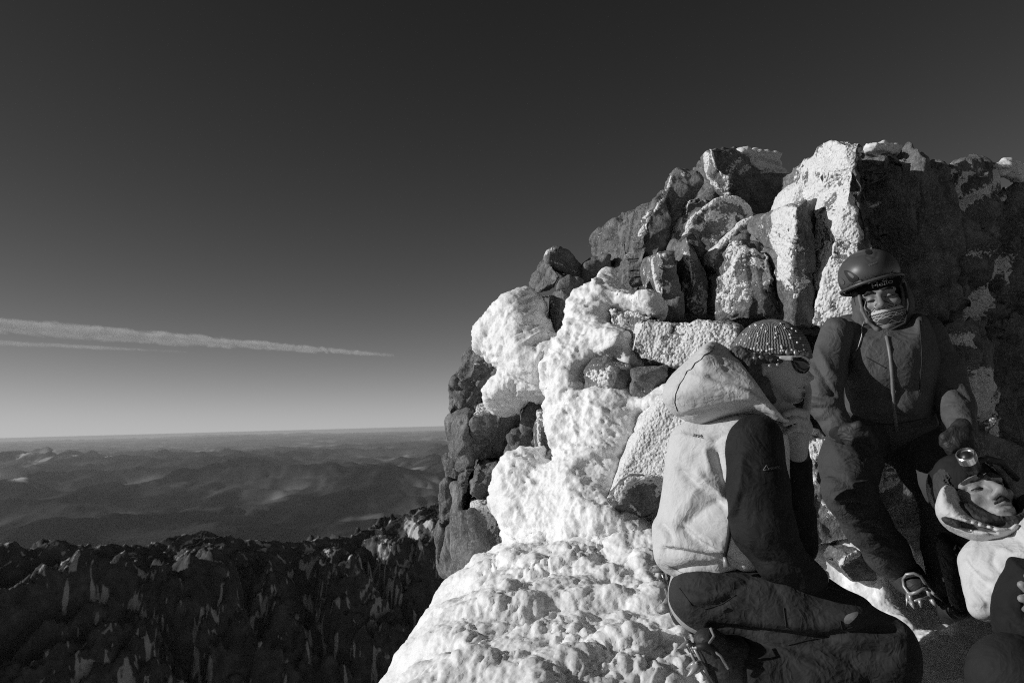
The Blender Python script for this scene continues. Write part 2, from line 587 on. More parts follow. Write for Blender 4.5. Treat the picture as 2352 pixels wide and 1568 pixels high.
# ------------------------------------------------------------------ far land: valley with hills, near dark ridge
def land():
    # polar sheet round the summit, 2.2 km out to beyond the horizon
    na, nr = (300, 260) if PREVIEW else (760, 560)
    az = np.radians(np.linspace(-75, 80, na)); rr = np.exp(np.linspace(math.log(3500), math.log(230000), nr))
    A, R_ = np.meshgrid(az, rr, indexing='ij')
    X, Y = R_ * np.sin(A), R_ * np.cos(A)
    p = np.stack([X, Y, 0 * X], 2).reshape(-1, 3)
    d = R_.ravel()
    h1 = ridged(p / 5200.0, 7, 3, .55); h2 = fbm(p / 26000.0, 3, 9); h3 = ridged(p / 3200.0, 4, 31)
    big = sstep(6000, 16000, d)
    z = -1600 + 640 * np.clip(h1 + .35 * h2 + .05, 0, 2) ** 1.4 * (.45 + .55 * big) * (.75 + .6 * h2) + 150 * h3 * (.4 + h1) + 160 * h2
    # snowy range far to the left
    t = np.exp(-((A.ravel() - math.radians(-30.5)) / math.radians(5.6)) ** 2 - ((d - 43000) / 6500) ** 2)
    z += 900 * t * (.35 + 1.0 * ridged(p / 3000.0, 5, 77, .6))
    t2 = np.exp(-((A.ravel() - math.radians(-31.6)) / math.radians(1.3)) ** 2 - ((d - 23000) / 2500) ** 2)
    z += 520 * t2 * (.4 + .9 * ridged(p / 2600., 4, 79))
    # low long hills on the horizon
    z += 260 * sstep(50000, 140000, d) * (.6 + .9 * fbm(p / 24000.0, 4, 55))
    tone = .008 + .065 * sstep(-.2, .4, fbm(p / 1500.0, 6, 21, .62) + .35 * h2)
    tone *= 1.5 - .9 * sstep(.25, .75, h1)              # forest on the heights, open ground below
    # pale clearings, gravel river beds and fields on the valley floors
    low = sstep(.62, .30, h1 + .2 * h2)
    riv = np.abs(fbm(p / 5200.0, 4, 41)); tone += .30 * low * sstep(.085, .015, riv)
    tone += .20 * low * sstep(.18, .45, fbm(p / 1500.0 * np.array((1, .35, 1)), 3, 61))
    snow = sstep(.40, .55, t * (.55 + 1.6 * fbm(p * np.array((1, .4, 1)) / 900.0, 4, 91, .6))) + sstep(.6, .75, t2 * (.9 + .5 * fbm(p / 700., 3, 93)))
    V = np.stack([X.ravel(), Y.ravel(), z], 1)
    i, j = np.meshgrid(np.arange(na - 1), np.arange(nr - 1), indexing='ij')
    a = (i * nr + j).ravel()
    Q = np.stack([a, a + nr, a + nr + 1, a + 1], 1)
    m, nt_, b = newmat('forest_hills')
    c = mixf(nt_, attr_(nt_, 'snow'), attr_(nt_, 'tone'), .75)
    nt_.links.new(c, b.inputs['Base Color']); b.inputs['Roughness'].default_value = 1.0; b.inputs['Specular IOR Level'].default_value = 0
    link('valley', V, Q, m, attrs={'tone': tone, 'snow': np.clip(snow, 0, 1)}, kind='structure', label='hazy forested hills and valleys far below the summit')
land()

def near_ridge():
    prof = [(-300, 1262), (-120, 1250), (0, 1243), (30, 1237), (60, 1252), (95, 1246), (130, 1226), (165, 1236), (205, 1244), (260, 1240), (330, 1243), (370, 1233), (400, 1221),
            (432, 1222), (465, 1209), (492, 1219), (520, 1222), (560, 1231), (600, 1233), (650, 1238), (700, 1236), (740, 1228), (800, 1222), (840, 1210),
            (880, 1201), (915, 1180), (950, 1162), (1005, 1149), (1060, 1128), (1130, 1095), (1250, 1060), (1450, 1030), (1800, 1000)]
    a0 = np.array((-640.0, 915.0)); dr = np.array((math.cos(math.radians(47)), math.sin(math.radians(47)))); pn = np.array((dr[1], -dr[0]))
    us, zs = [], []
    for px, py in prof:
        r = ray(px, py)
        # ray meets the vertical plane of the crest line
        t = (a0 @ pn) / (r[:2] @ pn); w = r * t
        us.append((w[:2] - a0) @ dr); zs.append(w[2])
    nu, nv = (300, 220) if PREVIEW else (820, 560)
    u = np.linspace(-700, 1700, nu); v = np.concatenate([np.linspace(-420, 0, nv // 5, endpoint=False), np.linspace(0, 1000, nv - nv // 5) ** 1.0])
    nv = len(v)
    U, V_ = np.meshgrid(u, v, indexing='ij')
    zc = np.interp(U, us, zs)
    q = np.stack([U, V_, 0 * U], 2).reshape(-1, 3); uu, vv = U.ravel(), V_.ravel()
    av = np.abs(vv)
    amp = sstep(0, 90, av)
    # gullies run down the face, slanting a little, and join
    warp = 105 * fbm(q / 200.0, 5, 5, .55) + 16 * fbm(q / 30.0, 3, 6)
    # slant of the gullies: down to the left at both ends, down to the right in the middle
    mid = sstep(130, 260, uu) * sstep(600, 500, uu)
    k = 2.3 - 2.5 * mid + .7 * fbm(q / 300.0, 2, 7)
    g = np.stack([(uu + .7 * warp + k * vv) / 120.0, vv / 520.0, 0 * uu], 1)
    def lines(gg, seed):
        """gully lines: the noise itself and the distance in metres to where it crosses zero"""
        n = fbm(gg, 3, seed); m = n.reshape(nu, nv)
        gu, gv = np.gradient(m, u, v)
        return np.abs(n), np.abs(n) / np.maximum(np.hypot(gu, gv).ravel(), 2e-3)
    gully, d1 = lines(g, 11)
    g2 = np.stack([(uu + .8 * warp + 2.3 * vv) / 62.0, vv / 260.0, 0 * uu + 3], 1); gul2, d2 = lines(g2, 12)
    g3 = np.stack([(uu + .8 * warp - .1 * vv) / 62.0, vv / 260.0, 0 * uu + 6], 1); gul3, d3 = lines(g3, 13)
    rough = ridged(q / 48.0, 5, 14, .6); r2 = ridged(q / 15.0, 4, 16, .6)
    z = zc.ravel() - av * math.tan(math.radians(45)) + amp * (78 * np.minimum(gully, .34) / .34 - 36 + 16 * np.minimum(gul2, .3) / .3 + 16 * np.minimum(gul3, .3) / .3 - 12) + (5 + 20 * amp) * (rough - .4) + (2 + 9 * amp) * (r2 - .4) + 2.5 * fbm(q / 6.0, 3, 15)
    z -= 5 * (1 - amp)
    patchy = fbm(q / 95.0, 3, 19)
    wd = 1.6 + 5.0 * sstep(10, 330, av) + 1.5 * fbm(q / 25.0, 2, 33)
    snow = .85 * sstep(1.3 * wd, .5 * wd, d1) * sstep(-.25, .1, patchy) * sstep(25, 90, av)
    snow += .75 * sstep(wd, .4 * wd, d2) * sstep(-.05, .2, patchy) + .75 * sstep(wd, .4 * wd, d3) * sstep(-.05, .2, fbm(q / 80.0, 3, 23)) * sstep(10, 60, av)
    snow += .7 * sstep(.36, .52, fbm(np.stack([(uu + k * vv) / 6.0, vv / 11.0, 0 * uu], 1), 4, 25) + .3 * fbm(q / 130., 2, 26) - av / 2500) + .8 * sstep(.42, .58, fbm(q / 8.0, 3, 27) + .25 * fbm(q / 90., 2, 28))
    # bright snow patches on the sun facing shoulders near the right end of the crest
    for u0, v0, a_, b_ in ((585, 26, 9, 30), (640, 40, 11, 34), (655, 62, 7, 22), (715, 30, 8, 26), (700, 85, 9, 20), (560, 60, 6, 16)):
        du, dv = uu - u0 + .45 * (vv - v0), vv - v0
        snow += 1.2 * sstep(1.2, .6, np.hypot(du / a_, dv / b_) + .5 * fbm(q / 9.0, 3, 29))
    XY = a0 + U.ravel()[:, None] * dr + V_.ravel()[:, None] * pn
    V = np.concatenate([XY, z[:, None]], 1)
    i, j = np.meshgrid(np.arange(nu - 1), np.arange(nv - 1), indexing='ij')
    a = (i * nv + j).ravel(); Q = np.stack([a, a + 1, a + nv + 1, a + nv], 1)[:, ::-1]
    m, t, b = newmat('dark_mountain_rock'); co = co_(t)
    fine = noise_(t, co, .09, 8, .7)
    rk = ramp(t, noise_(t, co, .05, 8, .7), [(.3, .05), (.5, .10), (.72, .22)])
    c = math_(t, 'ADD', attr_(t, 'snow'), math_(t, 'MULTIPLY', math_(t, 'SUBTRACT', fine, .5), 1.2))
    cover = ramp(t, c, [(.42, 0), (.62, 1)])
    t.links.new(mixf(t, cover, rk, .62), b.inputs['Base Color']); b.inputs['Roughness'].default_value = 1; b.inputs['Specular IOR Level'].default_value = 0
    bump_(t, b, fine, .8, 4.0)
    link('mountain_ridge', V, Q, m, attrs={'snow': np.clip(snow, 0, 1)}, kind='structure', label='dark rocky ridge with snow gullies below the summit on the left')
near_ridge()

# haze over the valley
def box_mesh(lo, hi):
    V = np.array([(x, y, z) for x in (lo[0], hi[0]) for y in (lo[1], hi[1]) for z in (lo[2], hi[2])], float)
    Q = np.array([(0, 1, 3, 2), (4, 6, 7, 5), (0, 4, 5, 1), (2, 3, 7, 6), (0, 2, 6, 4), (1, 5, 7, 3)])
    return V, Q
V, Q = box_mesh((-240000, -240000, -8000), (240000, 240000, 4.0))
hz = bpy.data.materials.new('haze_air'); hz.use_nodes = True
t = hz.node_tree
for n in list(t.nodes):
    t.nodes.remove(n)
pv = t.nodes.new('ShaderNodeVolumePrincipled'); pv.inputs['Density'].default_value = 9.0e-6; pv.inputs['Color'].default_value = (.9, .9, .9, 1); pv.inputs['Anisotropy'].default_value = .1
mo = t.nodes.new('ShaderNodeOutputMaterial'); t.links.new(pv.outputs[0], mo.inputs['Volume'])
link('haze', V, Q, hz, kind='stuff', flat=True, org=np.zeros(3))

# thin trail clouds
def trail(name, p0, p1, w0, w1, dens, label):
    """straight streak from p0 to p1 (photo pixel, distance m), w0 and w1 px wide, densest along its axis, receding from the viewer"""
    a, b = ray(*p0[:2]) * p0[2], ray(*p1[:2]) * p1[2]
    w0, w1 = w0 / FOC * p0[2] / 2, w1 / FOC * p1[2] / 2
    L = np.linalg.norm(b - a); u = (b - a) / L
    tt = np.linspace(0, 1, 40)[:, None]
    Vt, Qt = tube((b - a) * tt, (w0 + (w1 - w0) * tt[:, 0]) * 1.15, 16)
    m = bpy.data.materials.new('cloud_vapour'); m.use_nodes = True
    t = m.node_tree
    for k in list(t.nodes):
        t.nodes.remove(k)
    v = t.nodes.new('ShaderNodeVolumePrincipled'); v.inputs['Color'].default_value = (1, 1, 1, 1)
    tc = t.nodes.new('ShaderNodeTexCoord'); co = tc.outputs['Object']
    dot = N_(t, 'ShaderNodeVectorMath', operation='DOT_PRODUCT'); t.links.new(co, dot.inputs[0]); dot.inputs[1].default_value = tuple(u)
    crs = N_(t, 'ShaderNodeVectorMath', operation='CROSS_PRODUCT'); t.links.new(co, crs.inputs[0]); crs.inputs[1].default_value = tuple(u)
    ln = N_(t, 'ShaderNodeVectorMath', operation='LENGTH'); t.links.new(crs.outputs[0], ln.inputs[0])
    al = math_(t, 'DIVIDE', dot.outputs['Value'], L)
    rad = math_(t, 'MULTIPLY_ADD', al, w1 - w0, w0)
    mp = N_(t, 'ShaderNodeMapping'); mp.inputs['Scale'].default_value = (.0022, .0006, .0034); t.links.new(co, mp.inputs['Vector'])
    nn = noise_(t, mp.outputs[0], 1.0, 5, .65, .8)
    q = math_(t, 'ADD', math_(t, 'DIVIDE', ln.outputs['Value'], rad), math_(t, 'MULTIPLY', math_(t, 'SUBTRACT', nn, .5), 1.9))
    fall = ramp(t, q, [(.05, 1), (.95, 0)])
    fade = ramp(t, al, [(.0, 1), (.55, .9), (1, .1)])
    t.links.new(math_(t, 'MULTIPLY', math_(t, 'MULTIPLY', fall, fade), dens), v.inputs['Density'])
    o = t.nodes.new('ShaderNodeOutputMaterial'); t.links.new(v.outputs[0], o.inputs['Volume'])
    link(name, Vt + a, Qt, m, label=label, cat='cloud', kind='thing', org=a)
trail('vapour_trail', (-420, 716, 15000), (905, 816, 50000), 64, 9, .0060, 'broad pale streak of thin cloud, upper and thicker of the two above the hills')
trail('vapour_trail', (-420, 768, 15000), (430, 808, 28000), 26, 5, .0060, 'narrow faint streak of thin cloud just under the broad one')

# ------------------------------------------------------------------ rocks
def tilt_dd(pts, d0, yaw, pitch, ctr):
    m = d0 / FOC
    return [(-math.tan(math.radians(yaw)) * (p[0] - ctr[0]) + math.tan(math.radians(pitch)) * (ctr[1] - p[1])) * m for p in pts]
def hull_planes(pts):
    bm = bmesh.new()
    for p in pts:
        bm.verts.new(p)
    bmesh.ops.convex_hull(bm, input=bm.verts)
    bm.normal_update()
    c = np.mean(pts, 0); out = []
    for f in bm.faces:
        n = np.array(f.normal); o = n @ np.array(f.verts[0].co)
        if n @ c > o:
            n, o = -n, -o
        if not any((abs(n - a) < .02).all() and abs(o - b) < .004 for a, b in out):
            out.append((n, o))
    bm.free()
    return np.array([a for a, b in out]), np.array([b for a, b in out])
def f_hull(pts, chip=0.0, seed=0):
    pts = np.asarray(pts, float)
    n, o = hull_planes(pts)
    if chip:
        rs = np.random.RandomState(seed)
        k = rs.normal(size=(9, 3)); k /= np.linalg.norm(k, axis=1, keepdims=True)
        s = (pts @ k.T).max(0) - chip * (.4 + .9 * rs.rand(9))
        n = np.concatenate([n, k]); o = np.concatenate([o, s])
    def f(X):
        r = np.full(len(X), -9.0)
        for a, b in zip(n, o):
            r = np.maximum(r, X @ a - b)
        return r
    return f, pts.min(0), pts.max(0)
RIMEDIR = np.array((-.80, -.45, .40)); RIMEDIR /= np.linalg.norm(RIMEDIR)
_seed = [0]
def rock_warp(amp, seed):
    def w(X):
        return amp * np.stack([1.3 * flats(X * 4.3 + 5 * k, seed + k) for k in range(3)], 1)
    return w
def rock(name, label, c, pts, d0, th=.35, yaw=0, pitch=0, rime=-.75, h=None, chip=.006, rough=.014, lines=(), shrink=.98, cracks=(), rdir=None, warp=.009, rw=.006, patches=(), extra=()):
    """one block: traced front corners (x, y[, nearer/farther m]), pushed to d0 with a tilted front, convex, then weathered"""
    _seed[0] += 11; s = _seed[0]
    hulls = []
    for pp in [pts] + list(extra):
        p = cv(c, pp); ctr = (np.mean([q[0] for q in p]), np.mean([q[1] for q in p]))
        dd = tilt_dd(p, d0, yaw, pitch, ctr)
        w = np.array([P(ctr[0] + (q[0] - ctr[0]) * 1.05, ctr[1] + (q[1] - ctr[1]) * 1.05, d0 + e + (q[2] if len(q) > 2 else 0)) for q, e in zip(p, dd)])
        m = w.mean(0); back = m + (w - m) * shrink + FWD * th
        hulls.append(f_hull(np.concatenate([w, back]), chip, s))
    size = max(float((f[2] - f[1]).max()) for f in hulls)
    h = h or (.0085 if size < .9 else .011 if size < 1.6 else .015)
    if PREVIEW:
        h *= 1.8
    V, Q = solid(hulls, h, k=0, warp=rock_warp(warp, s))
    N = normals(V, Q)
    rough = rough * float(np.clip(size / .75, .3, 1.15))
    st = V * np.array((9, 9, 3.0))
    wv = V + .012 * np.stack([vnoise(V * 6, s), vnoise(V * 6, s + 1), vnoise(V * 6, s + 2)], 1)
    D = rough * (1.8 * flats(wv * np.array((3.0, 3.0, 2.2)), s) + 1.2 * flats(wv * np.array((7.5, 7.5, 5)), s + 1) + .6 * flats(wv * 19, s + 2) + .25 * fbm(V * 28, 3, s, .6) + .35 * fbm(st, 3, s + 5, .6))
    lg = flats(wv * np.array((5.5, 5.5, 3.6)), s + 9) * 2.4; fr = lg - np.floor(lg)
    D += rough * .85 * (np.floor(lg) + sstep(.80, 1.0, fr))            # little ledges and flaked steps
    rs = np.random.RandomState(s); c0 = V.mean(0)
    for q in range(5):                              # straight fractures: the rock is offset a little across each
        n_ = rs.normal(size=3) * np.array((1, .5, .55)); n_ /= np.linalg.norm(n_)
        sd = (V - c0) @ n_ - rs.uniform(-.35, .35) * size * .5 + .010 * fbm(V * 6, 2, s + q)
        D += rough * rs.uniform(-.9, .9) * np.tanh(sd / .006) - rough * rs.uniform(.2, 1.1) * np.exp(-(sd / .008) ** 2)
    bv = bvh_of(V, Q)
    for ln, w_, a in cracks:
        D += a * np.exp(-(near(V, hits(bv, [q[:2] for q in cv(c, ln)])) / w_) ** 2)
    rd = RIMEDIR if rdir is None else np.array(rdir) / np.linalg.norm(rdir)
    dot = (smooth(N, Q, 3)) @ rd
    r = rime + .95 * dot + .55 * fbm(V * 5.5, 3, s + 2) + .4 * fbm(V * 19, 3, s + 4)
    r = np.clip(r * 1.6, 0, 1)
    for ln, w_, a in lines:
        dl = near(V, hits(bv, [q[:2] for q in cv(c, ln)], 3))
        r = np.maximum(r, a * np.clip(1.2 - dl / w_ + .5 * fbm(V * 16, 3, s + 8), 0, 1))
    for poly, a in patches:
        pc = cv(c, poly); px, py, _ = proj(V)
        inside = poly_sd(np.stack([px, py], 1), np.array(pc)[:, :2])
        front = (N @ FWD) < .25
        r = np.maximum(r, front * np.clip(a + .9 * fbm(V * 17, 3, s + 9) - np.clip(inside + 3, 0, 30) / 14, 0, 1))
    lump = .6 * hemi(V * 30, s + 6, .8) + .4 * hemi(V * 52, s + 7, .8)
    V = V + N * (D * (1 - .5 * r) + sstep(.25, .8, r) * (.003 + .55 * rw * lump))[:, None]
    return link(name, V, Q, ROCK, attrs={'rime': r}, label=label, cat='rock', kind='thing')

# --- summit and centre blocks (traced in the enlarged views B, C, A, E of the photo)
rock('rock_block', 'topmost dark block of the crag, frosted left edge, icy plume on its right', 'B',
     [(1060, 186, -.12), (1010, 262, .12), (1004, 335, .12), (1025, 425, .10), (1110, 480, -.05), (1210, 555, -.10), (1300, 610), (1395, 655), (1545, 665, .05), (1500, 505), (1425, 400), (1372, 300), (1335, 222), (1255, 180), (1100, 330, -.16), (1195, 430, -.16)],
     4.75, .4, yaw=-12, rime=-.72, lines=[([(1060, 190), (1100, 330), (1190, 430), (1200, 550)], .02, .9), ([(1290, 270), (1200, 360)], .03, .75), ([(1280, 380), (1350, 330)], .03, .7), ([(1030, 250), (1030, 400), (1120, 470)], .05, 1)])
rock('rock_pinnacle', 'tall dark pointed block left of the topmost one, thin white line down its ridge', 'B',
     [(752, 398), (730, 480, .05), (690, 585, .05), (620, 612, .18), (500, 690, .22), (350, 752, .26), (292, 828, .28), (286, 895, .25), (322, 960, .12), (280, 1045, .10), (292, 1180, .08), (318, 1330, .08), (500, 1395), (650, 1400), (660, 1120), (725, 990), (725, 820), (860, 620), (935, 520), (985, 440), (872, 385), (520, 780, -.02), (472, 890, -.1), (470, 1050, -.12), (480, 1250, -.1)],
     4.35, .5, yaw=0, rime=-1.0, rough=0.022, lines=[([(748, 402), (725, 500), (690, 590), (600, 690), (540, 760), (470, 830)], .022, .95), ([(850, 385), (890, 392)], .02, .8)], cracks=[([(470, 1050), (420, 1180), (450, 1260)], .012, -.02)])
rock('boulder', 'low dark boulder on the skyline between the split rock and the tall pinnacle', 'B',
     [(82, 1110), (160, 1082), (270, 1035), (300, 1200), (240, 1225), (110, 1335), (62, 1260)], 4.5, .35, rime=-1.1)
rock('rock_block', 'granular frosted block under the pinnacle, left of the white arch of rime', 'B',
     [(882, 552), (760, 700, .1), (726, 832, .1), (760, 900), (742, 985), (865, 860), (905, 740), (1095, 600), (1010, 565), (940, 560)], 4.28, .3, yaw=18, rime=-.52, lines=[([(882, 552), (800, 660), (760, 730)], .016, .9), ([(1000, 450), (1060, 520), (1090, 570)], .03, .7)],
     patches=[([(760, 720), (900, 720), (880, 850), (760, 900), (725, 830)], .75), ([(940, 520), (1050, 450), (1110, 560), (1000, 600)], .75)])
rock('rock_block', 'dark faced block in the middle of the crag rimmed by a white arch of rime', 'B',
     [(1100, 598), (902, 758, .02), (872, 862, .05), (950, 990, .1), (1060, 1195, .12), (1095, 1000), (1292, 882), (1315, 765), (1385, 722), (1355, 640), (1272, 588), (1170, 570)], 4.2, .35, yaw=-8, pitch=-6, rime=-.95, rw=0.012,
     lines=[([(1105, 592), (990, 672), (900, 760), (868, 862), (790, 960), (735, 990)], .028, 1.0), ([(1105, 590), (1170, 572), (1270, 600), (1345, 645), (1380, 725)], .030, 1.0), ([(900, 800), (960, 790), (1015, 768)], .014, .9), ([(1250, 690), (1330, 745)], .016, .8)],
     patches=[([(1090, 620), (1200, 600), (1300, 720), (1280, 830), (1100, 880), (940, 820), (1000, 680)], .42), ([(1000, 900), (1200, 900), (1090, 960)], .45)])
rock('rock_slab', 'grey triangular slab with frosted lower half under the white arch', 'B',
     [(862, 862, -.02), (800, 960, .08), (785, 1060, .10), (800, 1200, .08), (822, 1390, .06), (850, 1480), (1030, 1565), (1085, 1500, .06), (1092, 1300, .06), (1062, 1192, .02), (960, 970), (930, 1200, -.06)], 4.05, .35, yaw=14, rime=-.78,
     patches=[([(800, 1230), (900, 1250), (1040, 1230), (1060, 1480), (900, 1480), (820, 1380)], .62), ([(850, 1010), (900, 1100), (920, 1280), (870, 1280)], .7)], lines=[([(855, 1010), (880, 1120), (890, 1230)], .014, .9)])
rock('rock_pillar', 'short stepped pillar with white left edge at the foot of the pinnacle', 'B',
     [(640, 1012), (700, 1000), (792, 985), (790, 1060), (780, 1130), (830, 1390), (835, 1500), (700, 1490), (662, 1400, .06), (650, 1300, .08), (602, 1110, .10), (618, 1050, .10), (655, 1130, -.05), (660, 1340, -.05)], 3.95, .35, yaw=8, rime=-.82,
     lines=[([(610, 1060), (615, 1150), (640, 1260), (650, 1330)], .035, 1), ([(640, 1015), (700, 1005)], .02, .9), ([(640, 1100), (780, 1108)], .012, .9)], patches=[([(660, 1200), (760, 1220), (770, 1330), (680, 1300)], .5)])
rock('rock_slab', 'evenly frosted grey slab right of the white arch, above the large centre block', 'B',
     [(1312, 772), (1385, 735), (1472, 762), (1532, 832), (1552, 922), (1532, 1005), (1400, 1080), (1250, 1112), (1150, 1165), (1090, 1100), (1090, 1000), (1292, 882)], 4.12, .35, yaw=-4, rime=-.18, rw=0.007, lines=[([(1315, 768), (1385, 738), (1470, 760), (1530, 825)], .024, 1), ([(1095, 990), (1180, 930), (1290, 880)], .02, .9)])
rock('rock_block', 'large rough centre block with crusted snow on its top corner, above the beaded hat', 'B',
     [(1282, 975), (1350, 962), (1530, 1002), (1562, 1110), (1585, 1300, .06), (1680, 1440, .2), (1735, 1570, .25), (1090, 1575), (1085, 1300), (1100, 1172), (1235, 1110), (1290, 1060), (1560, 1180, -.1), (1512, 1330, -.12), (1580, 1500, -.08), (1300, 1200, -.06)], 3.85, .4, yaw=20, rime=-.80, rw=0.011, rough=0.020,
     lines=[([(1285, 1000), (1350, 970), (1500, 990)], .04, 1), ([(1280, 1030), (1220, 1130), (1170, 1180)], .03, 1), ([(1180, 1180), (1250, 1230), (1220, 1300)], .03, .8), ([(1320, 1310), (1275, 1380)], .015, .8)],
     patches=[([(1290, 970), (1530, 1000), (1530, 1120), (1400, 1080), (1300, 1160)], .7), ([(1100, 1180), (1260, 1180), (1240, 1380), (1200, 1500), (1100, 1500)], .6)], cracks=[([(1512, 1330), (1560, 1450), (1600, 1560)], .03, -.03)])
# --- white pillars
rock('rock_pillar', 'left snow plastered pillar with one bare grey strip down its front, beside the tallest pillar', 'C',
     [(0, 700, .1), (62, 650, .08), (170, 636), (272, 596), (282, 650), (268, 840), (332, 880), (348, 1080), (302, 1565), (160, 1545), (98, 1450, .1), (112, 1220, .1), (55, 1200, .1), (40, 1040, .15), (18, 930, .2), (-32, 880, .2), (-22, 720, .15), (172, 660, -.1), (165, 900, -.1), (150, 1200, -.06)], 3.62, .4, yaw=10, rime=-.72, rw=0.013,
     lines=[([(60, 660), (70, 800), (90, 1000), (85, 1180)], .09, 1), ([(10, 760), (30, 900), (60, 1000)], .06, 1)], patches=[([(0, 660), (170, 640), (165, 900), (130, 1200), (50, 1200), (-20, 850)], 1.0), ([(140, 930), (250, 960), (320, 1180), (150, 1420), (110, 1260)], .45)])
rock('rock_block', 'low hump fully crusted with white rime, behind and left of the tallest pillar', 'C',
     [(128, 645), (150, 560), (190, 458), (322, 352), (402, 346), (415, 540), (435, 575), (280, 615), (200, 660)], 3.85, .3, yaw=18, rime=.2, rw=0.012)
rock('rock_block', 'dark recessed block in the notch between the two white pillars', 'C',
     [(268, 640), (330, 600), (438, 568), (420, 860), (330, 890), (266, 840)], 3.72, .25, yaw=-30, rime=-1.2)
rock('rock_pillar', 'tallest pillar with its left face plastered white, above the helmet', 'C',
     [(418, 205, .14), (440, 160, .1), (560, 140), (692, 128), (702, 148), (642, 250, -.02), (602, 345, -.04), (568, 520, -.05), (655, 540), (662, 700), (702, 800), (785, 975), (800, 1300), (780, 1565), (300, 1568), (320, 1300, .1), (340, 1080, .12), (328, 900, .14), (412, 870, .12), (432, 700, .14), (440, 560, .14), (408, 400, .16), (403, 290, .16)], 3.5, .5, yaw=26, rime=-.45, rw=0.012, chip=.02,
     patches=[([(400, 150), (700, 130), (600, 340), (570, 520), (660, 560), (640, 720), (700, 850), (660, 920), (400, 870), (440, 560)], 1.05), ([(330, 900), (620, 880), (560, 1000), (420, 1180), (340, 1150)], .62)], lines=[([(345, 1180), (380, 1300), (370, 1380)], .02, .8), ([(560, 530), (690, 518)], .01, .9)])
# --- dark right wall
rock('rock_wall', 'broad dark shaded slab right of the tallest pillar, behind the helmet', 'C',
     [(690, 150), (755, 172), (795, 250), (955, 252), (1160, 322), (1300, 345), (1300, 570), (1140, 900), (1150, 1565), (770, 1565), (760, 970), (640, 700), (590, 345), (565, 520)], 3.66, .5, yaw=-34, rime=-1.0, rough=0.034, patches=[([(770, 515), (810, 520), (890, 610), (860, 625), (790, 570)], 1.25)], cracks=[([(600, 350), (760, 350), (780, 500)], .012, -.015)])
rock('rock_block', 'dark capping block at the top right corner of the shaded wall', 'C',
     [(1302, 296), (1500, 290), (1690, 300), (1765, 372), (1745, 470), (1660, 545), (1400, 620), (1180, 645), (1242, 590), (1262, 400)], 3.88, .4, yaw=-30, rime=-1.0, rough=.036, rw=0.012,
     patches=[([(1380, 330), (1500, 380), (1600, 350), (1500, 430), (1420, 410)], 0.95), ([(1290, 440), (1600, 420), (1740, 430), (1660, 560), (1200, 650), (1300, 560)], 1.00), ([(1660, 400), (1740, 360), (1740, 470), (1640, 480)], 1.05)])
rock('boulder', 'bulging dark rock face with a slanting frosty band, right of the helmet', 'C',
     [(1105, 668), (1190, 640), (1420, 600), (1660, 540), (1760, 430), (1960, 420), (2120, 500), (2150, 1000), (2100, 1565), (1560, 1620), (1130, 1600), (1095, 900), (1300, 760, -.05), (1800, 620, -.08), (1500, 1100, -.08), (1900, 1200, -.06)], 3.92, .6, yaw=-30, rime=-1.0, rough=0.045, rw=0.012, h=.015,
     patches=[([(1170, 640), (1640, 540), (1600, 610), (1400, 680), (1300, 780), (1240, 950), (1180, 960), (1150, 830), (1250, 700)], 1.00), ([(1380, 1020), (1560, 980), (1750, 960), (1640, 1080), (1500, 1060)], 0.90), ([(1680, 1170), (1830, 1010), (1800, 1100), (1700, 1180)], 1.05), ([(1440, 1565), (1560, 1300), (1690, 1200), (1620, 1420), (1560, 1565)], 1.00), ([(1780, 1150), (1840, 1160), (1800, 1250)], 0.95), ([(1700, 560), (1830, 560), (1780, 620)], 1.05)])
rock('boulder', 'dark rock with white feathery frost patches, behind the standing climber\'s far arm', 'D',
     [(2100, 745), (2230, 735), (2420, 730), (2430, 900), (2420, 1100), (2230, 1120), (2090, 1080), (2080, 900), (2250, 860, -.04)], 3.62, .5, yaw=-28, rime=-1.0, rw=0.013, rough=0.040,
     patches=[([(2196, 845), (2290, 850), (2260, 930), (2230, 960), (2200, 900)], 1.07), ([(2240, 930), (2300, 900), (2290, 1010), (2250, 1010)], 0.85), ([(2180, 780), (2240, 760), (2215, 800)], 0.95)])
rock('rock_slab', 'smooth dim slab at the right edge behind the headlamp', 'D',
     [(2235, 985), (2300, 1000), (2420, 1060), (2430, 1180), (2330, 1150), (2255, 1070)], 3.0, .3, yaw=-20, rime=-.75, rough=0.008)
# --- left part of the crag
rock('rock_slab', 'tilted dark slab lying on top of the small split rock at the left', 'A',
     [(930, 262, .05), (962, 198), (1010, 184), (1060, 194), (1255, 352), (1228, 418), (1130, 402), (962, 292, -.05)], 4.55, .3, yaw=-25, pitch=10, rime=-1.0, lines=[([(945, 230), (1000, 200)], .025, .9), ([(980, 285), (1100, 330), (1180, 370)], .008, .7)])
rock('rock_block', 'sunlit grey block on the skyline carrying the tilted slab', 'A',
     [(886, 385, .1), (932, 308), (965, 292), (1060, 402, -.04), (1012, 490), (880, 532), (842, 500, .1), (833, 430, .12)], 4.5, .3, yaw=34, rime=-1.2)
rock('rock_pillar', 'upright grey block with a pale left face between the two upper snow banks', 'A',
     [(1012, 500), (1062, 508, -.05), (1130, 512), (1245, 522), (1152, 660), (1142, 890), (1010, 912, -.04), (980, 872), (958, 600, .03), (1050, 700, -.08)], 4.2, .3, yaw=-6, rime=-1.0, patches=[([(1060, 700), (1130, 760), (1100, 830), (1060, 760)], .25)])
rock('rock_block', 'small wedge shaped block against the left snow bank below the split rock', 'A',
     [(838, 552), (882, 530), (992, 540), (990, 600), (962, 725), (905, 665), (852, 605)], 4.35, .25, yaw=20, rime=-1.2)
